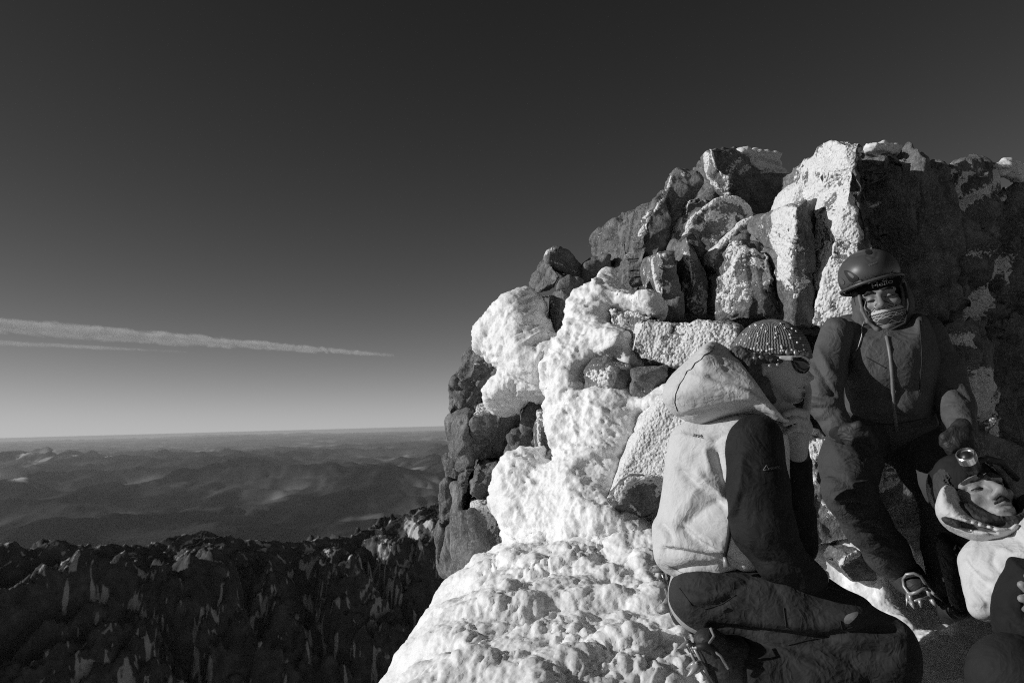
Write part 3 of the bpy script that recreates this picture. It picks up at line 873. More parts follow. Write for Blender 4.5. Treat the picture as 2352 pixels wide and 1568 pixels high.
rock('boulder', 'pair-sized dark stone wedged under the tilted slab', 'A',
     [(1060, 428), (1130, 405), (1228, 418), (1240, 520), (1120, 515), (1040, 500)], 4.4, .25, rime=-1.0)
rock('boulder', 'dark knobbly rock at the upper left end of the crag against the sky', 'A',
     [(310, 1035), (405, 1000), (470, 1030), (500, 1060), (600, 1150), (560, 1255), (440, 1310), (300, 1290), (212, 1258), (218, 1180), (300, 1105), (380, 1090, -.1), (350, 1200, -.1)], 4.5, .4, yaw=12, rime=-1.05, rough=0.035, lines=[([(380, 1090), (500, 1080)], .012, .8)])
rock('rock_block', 'dark block forming the left edge of the crag just under the knobbly rock', 'A',
     [(182, 1258), (300, 1270), (432, 1320), (445, 1410), (300, 1520), (250, 1700), (200, 1800), (180, 1570), (163, 1400)], 4.55, .5, yaw=10, rime=-1.2, rough=0.022)
rock('rock_slab', 'big flat faced grey rock with a pale sloping top on the left cliff', 'E',
     [(430, 40, .25), (600, 30, .25), (760, -40, .25), (845, -45, .2), (800, 30, .05), (780, 70), (500, 112, -.06), (392, 130, -.06), (330, 220), (352, 330), (372, 490), (580, 482), (655, 432), (700, 250), (790, 150)], 4.3, .4, yaw=-8, rime=-1.1, rough=0.019, patches=[([(330, 120), (430, 40), (760, -40), (700, 20), (560, 60), (400, 130)], .8)])
rock('rock_pillar', 'sunlit leaning rib of rock down the left cliff beside the flat faced rock', 'E',
     [(232, 150), (330, 128), (345, 210), (365, 500), (340, 520), (252, 562), (220, 480), (188, 330), (180, 190), (300, 300, -.08)], 4.3, .4, yaw=30, rime=-1.3, rough=0.019)
rock('rock_block', 'dark block right of the flat faced rock, under the tail of the upper snow', 'A',
     [(862, 1322), (1000, 1280), (1092, 1322), (1082, 1402), (1020, 1455), (905, 1462), (860, 1560), (795, 1640), (770, 1600), (785, 1460)], 4.15, .4, yaw=8, rime=-1.2)
rock('boulder', 'jagged shadowed rock in the recess of the left cliff', 'E',
     [(690, 255), (780, 225), (862, 240), (872, 472), (720, 485), (620, 478), (660, 380)], 4.2, .35, yaw=-20, rime=-1.0, rough=0.035, patches=[([(790, 380), (860, 380), (850, 450), (800, 460)], .3)])
rock('rock_block', 'glazed icy block with a glittering left edge above the snow ledge', 'E',
     [(870, 92), (960, 78), (1062, 100), (1065, 190), (1095, 480), (1030, 552), (990, 580), (905, 562), (880, 400), (862, 300), (900, 250, -.06)], 3.95, .3, yaw=10, rime=-.62, lines=[([(880, 110), (885, 280), (910, 420), (925, 500)], .03, .95), ([(1000, 430), (1010, 550)], .02, .8)])
rock('rock_block', 'dark angular block in the middle of the left cliff below the recess', 'E',
     [(400, 490), (560, 480), (725, 488), (692, 640), (640, 745), (520, 765), (442, 832), (345, 745), (360, 570), (520, 560, -.08)], 4.15, .4, yaw=-14, rime=-1.2, rough=0.019)
rock('rock_pillar', 'narrow upper finger of rock on the far left edge of the cliff', 'E',
     [(162, 450), (222, 478), (255, 562), (215, 645), (168, 585)], 4.6, .3, yaw=15, rime=-1.3, h=.008)
rock('rock_pillar', 'pointed dark spike standing off the left cliff edge', 'E',
     [(132, 665), (182, 615), (235, 680), (245, 745), (182, 985), (148, 950)], 4.5, .3, yaw=10, rime=-1.3)
rock('rock_pillar', 'thin blade of rock outermost on the left cliff edge', 'E',
     [(88, 790), (120, 690), (145, 800), (160, 930), (150, 1000), (98, 900)], 4.6, .25, yaw=10, rime=-1.3, h=.008)
rock('rock_pillar', 'long sunlit rib running down the middle of the left cliff', 'E',
     [(222, 642), (362, 528), (355, 735), (275, 925), (245, 1160), (188, 1050), (190, 980), (250, 830), (300, 720, -.08)], 4.25, .4, yaw=24, rime=-1.3, rough=0.022)
rock('boulder', 'rough grey rock at the lower left foot of the cliff', 'E',
     [(98, 960), (190, 1030), (235, 1125), (250, 1350), (170, 1380), (100, 1345), (75, 1105)], 4.35, .45, yaw=18, rime=-1.2, rough=0.030)
rock('rock_pillar', 'dark rib of rock plunging to a point beside the snow hump', 'E',
     [(258, 932), (362, 908), (402, 1000), (525, 1150), (575, 1192), (442, 1285), (335, 1435), (262, 1620), (225, 1590), (242, 1250), (238, 1000), (380, 1150, -.1)], 3.95, .45, yaw=4, rime=-1.25, rough=0.027)
rock('rock_slab', 'pale frost dusted slab above the plunging dark rib', 'E',
     [(345, 872), (425, 838), (602, 848), (660, 1000), (695, 1155), (585, 1195), (500, 1120), (400, 1020)], 4.0, .3, yaw=-12, pitch=20, rime=.1, rw=0.002, rough=0.008)
# --- blocks in the middle
rock('rock_block', 'frost crusted end of the long beam of rock above the hood', 'A',
     [(1450, 672), (1482, 640), (1562, 650), (1700, 690), (1800, 722), (1700, 762), (1642, 882), (1560, 888), (1492, 832)], 3.75, .3, yaw=22, rime=-.55, rw=0.007, lines=[([(1600, 680), (1750, 720)], .03, .9)])
rock('rock_block', 'broad block with a face of white pebbly rime, just left of the hood', 'A',
     [(1700, 755), (1800, 722), (1960, 762), (2200, 800), (2430, 850), (2420, 1010), (2200, 1050), (1965, 1110), (1860, 1092), (1700, 1062), (1632, 1000), (1652, 900)], 3.55, .35, yaw=18, pitch=8, rime=-.25, rw=0.012, lines=[([(1700, 760), (1900, 800)], .04, 1)], patches=[([(1640, 780), (1960, 840), (1960, 1080), (1700, 1060), (1640, 980)], 1.0)])
rock('boulder', 'round shouldered dark boulder with frost on its top, embedded in the middle snow', 'A',
     [(1300, 1182), (1360, 1102), (1442, 1080), (1602, 1118), (1625, 1200), (1592, 1325), (1290, 1345), (1274, 1290), (1450, 1200, -.08)], 3.6, .3, yaw=10, rime=-.72, patches=[([(1300, 1180), (1440, 1090), (1600, 1130), (1450, 1180), (1400, 1300), (1290, 1300)], .55)])
rock('rock_block', 'squared bare block next to the round shouldered boulder', 'A',
     [(1640, 1110), (1900, 1105), (1912, 1142), (1882, 1342), (1752, 1425), (1642, 1385), (1615, 1342), (1618, 1170), (1652, 1200, -.05)], 3.5, .3, yaw=10, pitch=-8, rime=-.92, patches=[([(1690, 1300), (1790, 1310), (1760, 1390), (1680, 1370)], .5)])
rock('rock_slab', 'steep slab plastered with pitted white rime, directly left of the back of the pale jacket', 'E',
     [(1732, 205), (1880, 20), (2100, -60), (2150, 300), (2000, 560), (1890, 585), (1640, 622), (1500, 745), (1480, 822), (1440, 792), (1600, 560), (1700, 400)], 3.25, .3, yaw=24, pitch=10, rime=.05, rw=0.008)
rock('boulder', 'dark wedge of rock sitting in the snow beside the pale jacket', 'E',
     [(1502, 722), (1562, 640), (1640, 605), (1890, 580), (2000, 600), (1980, 860), (1890, 880), (1700, 925), (1530, 885), (1478, 812), (1450, 782)], 3.2, .3, yaw=0, pitch=-14, rime=-.88, lines=[([(1500, 780), (1540, 700), (1640, 620), (1860, 590)], .035, 1), ([(1880, 590), (1850, 660), (1820, 740)], .02, .9), ([(1620, 830), (1680, 900)], .012, .7)])
rock('boulder', 'snow capped rock between the pale jacket and the standing climber\'s knee', 'D',
     [(1800, 1045, .05), (1850, 1012), (1905, 1010), (1920, 1060), (1965, 1150), (1985, 1240), (1880, 1260), (1790, 1250), (1780, 1150), (1880, 1130, -.06)], 3.0, .35, yaw=18, rime=-.72, rw=0.011, patches=[([(1840, 1012), (1905, 1010), (1900, 1050), (1840, 1050)], 1.1), ([(1815, 1100), (1880, 1080), (1860, 1130), (1805, 1170)], .6), ([(1860, 1150), (1930, 1150), (1940, 1200), (1880, 1220)], .35)])
rock('boulder', 'frosted lump of rock seen between the standing climber\'s legs', 'D',
     [(2000, 1060), (2050, 1055), (2078, 1075), (2080, 1150), (2040, 1170), (1990, 1130)], 3.05, .3, yaw=10, rime=-.4, rw=0.013, patches=[([(2010, 1085), (2070, 1080), (2060, 1110), (2015, 1130)], .9)])
rock('boulder', 'small snow topped stone on the snow behind the kneeling climber', 'D',
     [(1945, 1275), (1975, 1268), (2005, 1290), (2010, 1335), (1960, 1345), (1930, 1310)], 2.85, .18, yaw=-20, rime=-.85, h=.007, lines=[([(1940, 1290), (1970, 1270)], .02, 1)])
# rock body behind and under all of these
rock('rock_wall', 'dark rock body of the crag seen only in the cracks between its blocks', 'D',
     [(1120, 830, .35), (1260, 700, .2), (1420, 640, .1), (1500, 520), (1680, 420), (1760, 560), (1860, 440), (1950, 400), (2250, 450), (2420, 520), (2420, 1300), (1800, 1350), (1300, 1300), (1080, 1330, .3), (1060, 1000, .4)], 4.75, 1.6, yaw=-4, rime=-1.3, h=.03, shrink=.85)

# wind-packed frost feathers on the lee side of the skyline blocks
def rime_plume(label, pts, d, th, yaw, c='B'):
    V, Q = solid([pillow(cv(c, pts), d, th, None, yaw, 0, 2)], .010 if not PREVIEW else .02, 0)
    N = normals(V, Q)
    st = V * np.array((8, 8, 40.0))
    V = V + N * (.045 * fbm(st * .8, 4, 7, .6) - .012 + .010 * hemi(V * 30, 8))[:, None]
    link('rime_plume', V, Q, SNOW, label=label, cat='rime ice')
rime_plume('grey shaded plume of wind blown rime on the right of the topmost block', [(1240, 185), (1330, 172), (1450, 185), (1545, 192), (1582, 235), (1600, 320), (1642, 362), (1665, 470), (1690, 560), (1640, 640), (1540, 690), (1440, 500), (1330, 300)], 4.95, .07, -55)
rime_plume('ragged fringe of rime along the top of the shaded wall beside the tallest pillar', [(730, 150), (800, 130), (900, 128), (1000, 158), (960, 200), (1060, 210), (1150, 240), (1170, 300), (1120, 325), (1000, 285), (900, 255), (790, 255)], 3.9, .04, -62, 'C')
rime_plume('soft bank of rime at the far right end of the skyline', [(1690, 300), (1780, 275), (1900, 300), (2050, 310), (2200, 330), (2200, 440), (1960, 430), (1830, 420), (1770, 400)], 4.05, .05, -60, 'C')

# ------------------------------------------------------------------ snow
def billow(V, N, big=.030, mid=.016, fine=.007, seed=5, m=None):
    """cauliflower rime: clusters of small round nodules"""
    w = V + .012 * np.stack([vnoise(V * 14, 3), vnoise(V * 14, 4), vnoise(V * 14, 5)], 1)
    a = 1.0 if m is None else m
    clus = sstep(-.3, .35, fbm(V * 5.5, 3, seed + 9))
    n1, n2 = hemi(w * 24, seed + 1, .8), hemi(w * 44, seed + 2, .8)
    D = a * (big * hemi(w * 9, seed, .9) + mid * (.25 + .85 * clus) * n1 + fine * (.35 + .8 * clus) * n2) + .35 * fine * hemi(w * 50, seed + 5, .8) + .4 * fine * fbm(V * 70, 3, seed + 4, .6)
    return V + N * D[:, None]
def snow_bank():
    A_ = lambda p: cv('A', p)
    up = [(770, 555), (715, 570), (690, 600), (640, 680), (580, 760), (520, 800), (480, 880), (468, 960), (475, 1000), (510, 1050), (600, 1075), (640, 1110), (720, 1150), (860, 1200), (960, 1190), (1050, 1100), (1080, 960), (980, 900), (920, 830), (930, 760), (870, 640), (830, 560)]
    lo = [(720, 1130), (640, 1230), (560, 1300), (490, 1370), (500, 1395), (600, 1378), (700, 1335), (780, 1300), (850, 1290), (930, 1290), (985, 1200), (960, 1120), (850, 1100)]
    mid = [(1450, 398), (1400, 430), (1380, 480), (1300, 540), (1170, 620), (1150, 700), (1145, 800), (1172, 860), (1140, 960), (1300, 900), (1480, 860), (1450, 760), (1450, 690), (1500, 640), (1600, 655), (1720, 682), (1830, 690), (1838, 645), (1795, 560), (1770, 625), (1690, 612), (1580, 575), (1500, 540), (1480, 470)]
    ctr = [(1170, 860), (1060, 1000), (1000, 1120), (940, 1290), (1000, 1275), (1080, 1315), (1100, 1390), (1250, 1352), (1290, 1250), (1340, 1120), (1440, 1085), (1640, 1072), (1650, 980), (1640, 890), (1500, 850), (1300, 850)]
    low = [(1282, 930), (1276, 965), (1290, 985), (1292, 1045), (1300, 1082), (1262, 1088), (1225, 1064), (1200, 1077), (1172, 1112), (1165, 1142), (1158, 1182), (1170, 1230), (1178, 1268), (1300, 1290), (1500, 1240), (1470, 1200), (1425, 1160), (1410, 1120), (1440, 1070), (1462, 1010), (1500, 940), (1450, 902), (1420, 903), (1380, 910), (1330, 914)]
    ledge = [(505, 800), (560, 765), (650, 748), (660, 850), (600, 852), (520, 832)]
    rt = [(1880, 1340), (1950, 1320), (2100, 1260), (2160, 1500), (1800, 1540), (1650, 1420), (1760, 1420)]
    lap = [(870, 460), (890, 400), (905, 560), (1000, 590), (1090, 560), (1110, 700), (700, 700), (740, 560), (790, 490)]
    fill = [(640, 1010), (800, 960), (1050, 900), (1160, 880), (1120, 1010), (1010, 1160), (935, 1295), (850, 1290), (760, 1270), (720, 1150)]
    pr = [pillow(A_(fill), 4.08, .10, .09, 30, 34, 2), pillow(A_(up), 4.15, .15, .12, 40, 16, 2), pillow(A_(lo), 4.1, .12, .07, 30, 40, 2), pillow(A_(mid), 3.95, .12, .09, 32, 34, 2), pillow(A_(ctr), 3.8, .13, .10, 32, 36, 2),
          pillow(low, 3.62, .17, .13, 34, 26, 2), pillow(cv('E', ledge), 4.0, .05, .04, 0, 30, 2), pillow(A_(rt), 3.5, .08, .06, 10, 30, 2), pillow(cv('E', lap), 3.75, .12, .08, 10, 20, 2)]
    V, Q = solid(pr, .0085 if not PREVIEW else .02, .08)
    N = normals(V, Q)
    px, py, _ = proj(V)
    w = V + .05 * np.stack([vnoise(V * 5, 3), vnoise(V * 5, 4), vnoise(V * 5, 5)], 1)
    m = .35 + .65 * sstep(-.25, .35, fbm(V * 2.2, 3, 44))
    V = V + N * (.055 * fbm(w * 4.6, 5, 40, .58) + .018 * ridged(w * np.array((9, 9, 14)), 3, 41))[:, None]
    st_ = V @ np.array(((.8, 0, .6), (0, 1, 0), (-.6, 0, .8))).T * np.array((26, 26, 9.0))
    V = V + N * (.013 * (.4 + m) * ridged(st_, 3, 46, .6))[:, None]
    V = billow(V, N, .0, .011, .009, 20, m)
    link('snow_bank', V, Q, SNOW, kind='structure', label='white snow and rime plastered over the ledges of the crag')
snow_bank()

def tps(xy, z, lam=1e-4):
    n = len(xy)
    def k(r2):
        return np.where(r2 > 0, r2 * np.log(np.maximum(r2, 1e-12)), 0)
    K = k(((xy[:, None] - xy[None]) ** 2).sum(2)) + lam * np.eye(n)
    Pm = np.concatenate([np.ones((n, 1)), xy], 1)
    A = np.block([[K, Pm], [Pm.T, np.zeros((3, 3))]])
    s = np.linalg.solve(A, np.concatenate([z, np.zeros(3)]))
    def f(q):
        o = np.zeros(len(q))
        for i in range(0, len(q), 20000):
            b = q[i:i + 20000]
            o[i:i + 20000] = k(((b[:, None] - xy[None]) ** 2).sum(2)) @ s[:n] + s[n] + b @ s[n + 1:]
        return o
    return f
GP = [(842, 1568, 2.3), (947, 1443, 3.0), (1040, 1318, 3.8), (1010, 1440, 3.0), (1048, 1400, 2.95), (1120, 1304, 3.15), (1180, 1262, 3.3), (1300, 1218, 3.4), (1410, 1210, 3.4), (1500, 1190, 3.3),
      (1000, 1568, 2.15), (1300, 1568, 2.12), (1500, 1450, 2.5), (1300, 1400, 2.72), (1420, 1300, 3.0), (1620, 1552, 2.2), (1900, 1640, 2.15), (2200, 1575, 2.28), (2350, 1490, 2.5),
      (2240, 1418, 2.8), (2110, 1396, 2.85), (1950, 1362, 2.95), (1850, 1245, 3.05), (1960, 1265, 3.0), (2010, 1310, 2.9), (2130, 1290, 3.35), (2330, 1250, 3.2)]
_gp = np.array([P(*g) for g in GP])
_gp = np.concatenate([_gp, [(-.4, 1.0, -.80), (.6, .8, -.80), (1.6, .8, -.80), (2.4, 2.2, -.72), (2.4, 3.2, -.6), (.6, 4.2, -.42), (1.6, 4.2, -.42), (-.3, 4.4, -.80)]])
ground_z = tps(_gp[:, :2], _gp[:, 2])
def snow_ground():
    s = .0062 if not PREVIEW else .018
    xs = np.arange(-1.2, 2.5, s); ys = np.arange(.9, 4.6, s)
    X, Y = np.meshgrid(xs, ys, indexing='ij'); q = np.stack([X.ravel(), Y.ravel()], 1)
    z = ground_z(q)
    e = np.interp(q[:, 1], [.5, 2.3, 3.0, 3.8, 4.7], [-.62, -.46, -.41, -.31, -.2])
    t = e - q[:, 0]
    z -= 1.9 * .05 * np.log1p(np.exp(np.clip(t / .05, -40, 40)))
    V = np.concatenate([q, z[:, None]], 1)
    nx, ny = X.shape
    i, j = np.meshgrid(np.arange(nx - 1), np.arange(ny - 1), indexing='ij'); a = (i * ny + j).ravel()
    Q = np.stack([a, a + ny, a + ny + 1, a + 1], 1)
    N = normals(V, Q)
    # hollows and ribs of the wind crust, running away to the right
    lown = fbm(V * np.array((2.6, 4.2, 1)), 3, 71)
    V = V + N * (.10 * lown + .045 * fbm(V * np.array((7, 9, 5)), 2, 75))[:, None]
    N = normals(V, Q)
    smooth_left = sstep(-.33, -.05, V[:, 0] - (V[:, 1] - 2.9) * .10 )
    trod = sstep(1.15, .75, V[:, 0]) * .7 + .3
    m = np.clip(.18 + .9 * smooth_left * trod * (.45 + .8 * sstep(-.3, .3, fbm(V * 3.1, 2, 79))), 0, 1.2)
    V = billow(V, N, .004, .017, .015, 60, m)
    link('snow_ground', V, Q, SNOW, kind='structure', label='lumpy rime crusted snow covering the summit')
snow_ground()

# ------------------------------------------------------------------ people: shared builders
SKIN = cloth('skin', .42, .5, 700, .12, .10, .08, .4)
def frame(yaw, pitch, roll, px):
    """head axes (right, face-forward, up): yaw + turns the face to picture right, pitch + up, roll + tips the top to picture left"""
    y, p, r = (math.radians(a) for a in (yaw, pitch, roll))
    R_, F_, U_ = local(px)
    f = -F_ * math.cos(y) * math.cos(p) + R_ * math.sin(y) * math.cos(p) + U_ * math.sin(p)
    x = np.cross(f, U_); x = -x / np.linalg.norm(x)       # picture right
    u = np.cross(f, x); u = u if u @ U_ > 0 else -u
    x2 = math.cos(r) * x + math.sin(r) * u; u2 = math.cos(r) * u - math.sin(r) * x
    return np.stack([x2, f, u2])
def head_prims(c, B, s=1.0):
    """a head with brow, nose, cheeks, lips, chin and ears; c = point between the eyes inside the head"""
    L = lambda x, y, z: c + s * (x * B[0] + y * B[1] + z * B[2])
    k = lambda a, ra, b, rb: f_cone(L(*a), ra * s, L(*b), rb * s)
    e = lambda p, r: f_ell(L(*p), np.array(r) * s, B)
    pr = [e((0, -.025, .045), (.076, .097, .088)), e((0, .012, -.030), (.062, .074, .088)),
          k((0, .075, -.104), .017, (0, .05, -.095), .03)]
    for i in (-1, 1):
        pr += [k((i * .052, -.01, -.060), .022, (i * .014, .066, -.104), .017),
               k((i * .050, .058, .017), .010, (i * .012, .081, .020), .011),
               e((i * .042, .052, -.026), (.021, .026, .018)),
               e((i * .078, -.015, -.015), (.009, .018, .032)),
               e((i * .013, .095, -.036), (.0095, .013, .009))]
    pr += [k((0, .082, .012), .0085, (0, .108, -.026), .0105), e((0, .109, -.031), (.011, .011, .010)), e((0, .074, -.072), (.030, .018, .028))]
    cut = [e((i * .031, .084, -.002), (.020, .013, .0115)) for i in (-1, 1)] + [k((-.021, .103, -.0665), .0022, (.021, .103, -.0665), .0022)]
    cut += [e((i * .008, .110, -.043), (.004, .006, .005)) for i in (-1, 1)]
    post = [e((i * .031, .0665, -.001), (.0165, .0145, .0105)) for i in (-1, 1)]
    post += [k((-.019, .088, -.060), .0045, (0, .0935, -.0575), .006), k((.019, .088, -.060), .0045, (0, .0935, -.0575), .006), k((-.017, .088, -.073), .0055, (.017, .088, -.073), .0055), k((-.010, .090, -.074), .006, (.010, .090, -.074), .006)]
    return pr, cut, post
def wrinkle(V, Q, amp=.004, sc=(9, 9, 5), seed=1, fine=.0012):
    N = normals(V, Q)
    d = amp * ridged(V * np.array(sc) + .6 * fbm(V * 4, 2, seed)[:, None], 3, seed) + fine * fbm(V * 45, 3, seed + 3)
    return V + N * d[:, None]
def dress(name, prims, mat, parent, h=.008, k=.03, cut=(), lines=(), amp=.004, seed=1, sc=(9, 9, 5), sm=1, label=None, post=(), attr=None, fine=.0012):
    V, Q = solid(prims, h * (1.7 if PREVIEW else 1), k, cut=cut, post=post)
    V = smooth(V, Q, sm)
    if amp:
        V = wrinkle(V, Q, amp, sc, seed, fine)
    if lines:
        V = folds(V, Q, lines)
    o = link(name, V, Q, mat, parent, label=label, attrs=attr(V, normals(V, Q)) if attr else None)
    return o, V, Q
def lettering(name, text, pts, surf, mat, parent, off=.003, bold=.0, shear=0.0):
    """words laid on a surface: baseline from photo pixel pts[0] to pts[1], letters as tall as pts[2] px"""
    cu = bpy.data.curves.new(name, 'FONT'); cu.body = text; cu.size = 1.0; cu.offset = bold; cu.shear = shear; cu.resolution_u = 3
    ob = bpy.data.objects.new(name, cu); SC.collection.objects.link(ob)
    dg = bpy.context.evaluated_depsgraph_get(); me = ob.evaluated_get(dg).to_mesh()
    co = np.array([v.co[:] for v in me.vertices]); fs = [tuple(p.vertices) for p in me.polygons]
    ob.evaluated_get(dg).to_mesh_clear(); bpy.data.objects.remove(ob); bpy.data.curves.remove(cu)
    (x0, y0), (x1, y1), hgt = pts
    w = co[:, 0].max() - co[:, 0].min()
    t = (co[:, 0] - co[:, 0].min()) / w; ex = np.array((x1 - x0, y1 - y0)); L = np.hypot(*ex); nrm = np.array((ex[1], -ex[0])) / L
    px = x0 + ex[0] * t + nrm[0] * co[:, 1] / .72 * hgt; py = y0 + ex[1] * t + nrm[1] * co[:, 1] / .72 * hgt
    bv = bvh_of(*surf); out = []
    last = None
    for a, b in zip(px, py):
        r = ray(a, b); r = r / np.linalg.norm(r); h = bv.ray_cast(Vector((0, 0, 0)), Vector(r))
        if h[0] is not None:
            last = np.array(h[0]) - r * off
        out.append(last if last is not None else r * 2.3)
    tri = []
    for f in fs:
        for i in range(1, len(f) - 1):
            tri.append((f[0], f[i], f[i + 1]))
    return link(name, np.array(out), np.array(tri), mat, parent, flat=True)
def on_surf(surf, pts, off=0.0):
    bv = bvh_of(*surf); out = []
    for a, b in pts:
        r = ray(a, b); r = r / np.linalg.norm(r); h = bv.ray_cast(Vector((0, 0, 0)), Vector(r))
        if h[0] is not None:
            out.append(np.array(h[0]) - r * off)
    return np.array(out)
def seams(name, surf, lines, mat, parent, r=.0014):
    for ln in lines:
        q = hits(bvh_of(*surf), ln, 3, .0012)
        if len(q) > 2:
            j = np.where(np.linalg.norm(np.diff(q, axis=0), axis=1) > .03)[0]
            for seg in np.split(q, j + 1):
                if len(seg) > 2:
                    link(name, *tube(seg, r, 5), mat, parent)
def decal(name, surf, poly, mat, parent, off=.003):
    """thin patch of cloth or print lying on a surface, its outline traced in photo pixels"""
    p = smooth_poly(poly, 2); c = p.mean(0); n = len(p); rings = []
    for f in (1.0, .66, .33):
        q = on_surf(surf, c + (p - c) * f, off)
        if len(q) != n:
            return
        rings.append(q)
    V = np.concatenate(rings + [on_surf(surf, [c], off)])
    F = []
    for i in range(n):
        j = (i + 1) % n
        for k in (0, 1):
            F += [(k * n + i, k * n + j, k * n + n + j), (k * n + i, k * n + n + j, k * n + n + i)]
        F.append((2 * n + i, 2 * n + j, 3 * n))
    link(name, V, np.array(F), mat, parent)
def balls(cs, r, n=8):
    parts = []
    for c in cs:
        th = np.linspace(0, math.pi, n // 2 + 1); ph = np.arange(n) * 2 * math.pi / n
        V = np.array([(math.sin(a) * math.cos(b), math.sin(a) * math.sin(b), math.cos(a)) for a in th for b in ph]) * r + c
        Q = np.array([(i * n + j, (i + 1) * n + j, (i + 1) * n + (j + 1) % n, i * n + (j + 1) % n) for i in range(n // 2) for j in range(n)])
        parts.append((V, Q))
    return merge(parts)
def spike(a, b, r):
    """flat tapering steel point from a to b"""
    a, b = np.asarray(a, float), np.asarray(b, float)
    return tube([a, a + (b - a) * .5, b], [r, r * .7, r * .08], 6)
def px3(*pts):
    return [P(*p) for p in pts]
STEEL = plain('dull_steel', .38, .42, .35, .6, .15, 120)
BLACKRUB = plain('black_rubber', .02, .6, 0, .3, .3, 120)
BOOT = cloth('boot_leather', .03, .6, 500, .3, .3, .3, .4)
STRAP = plain('black_strap', .025, .7, 0, .3, .2)

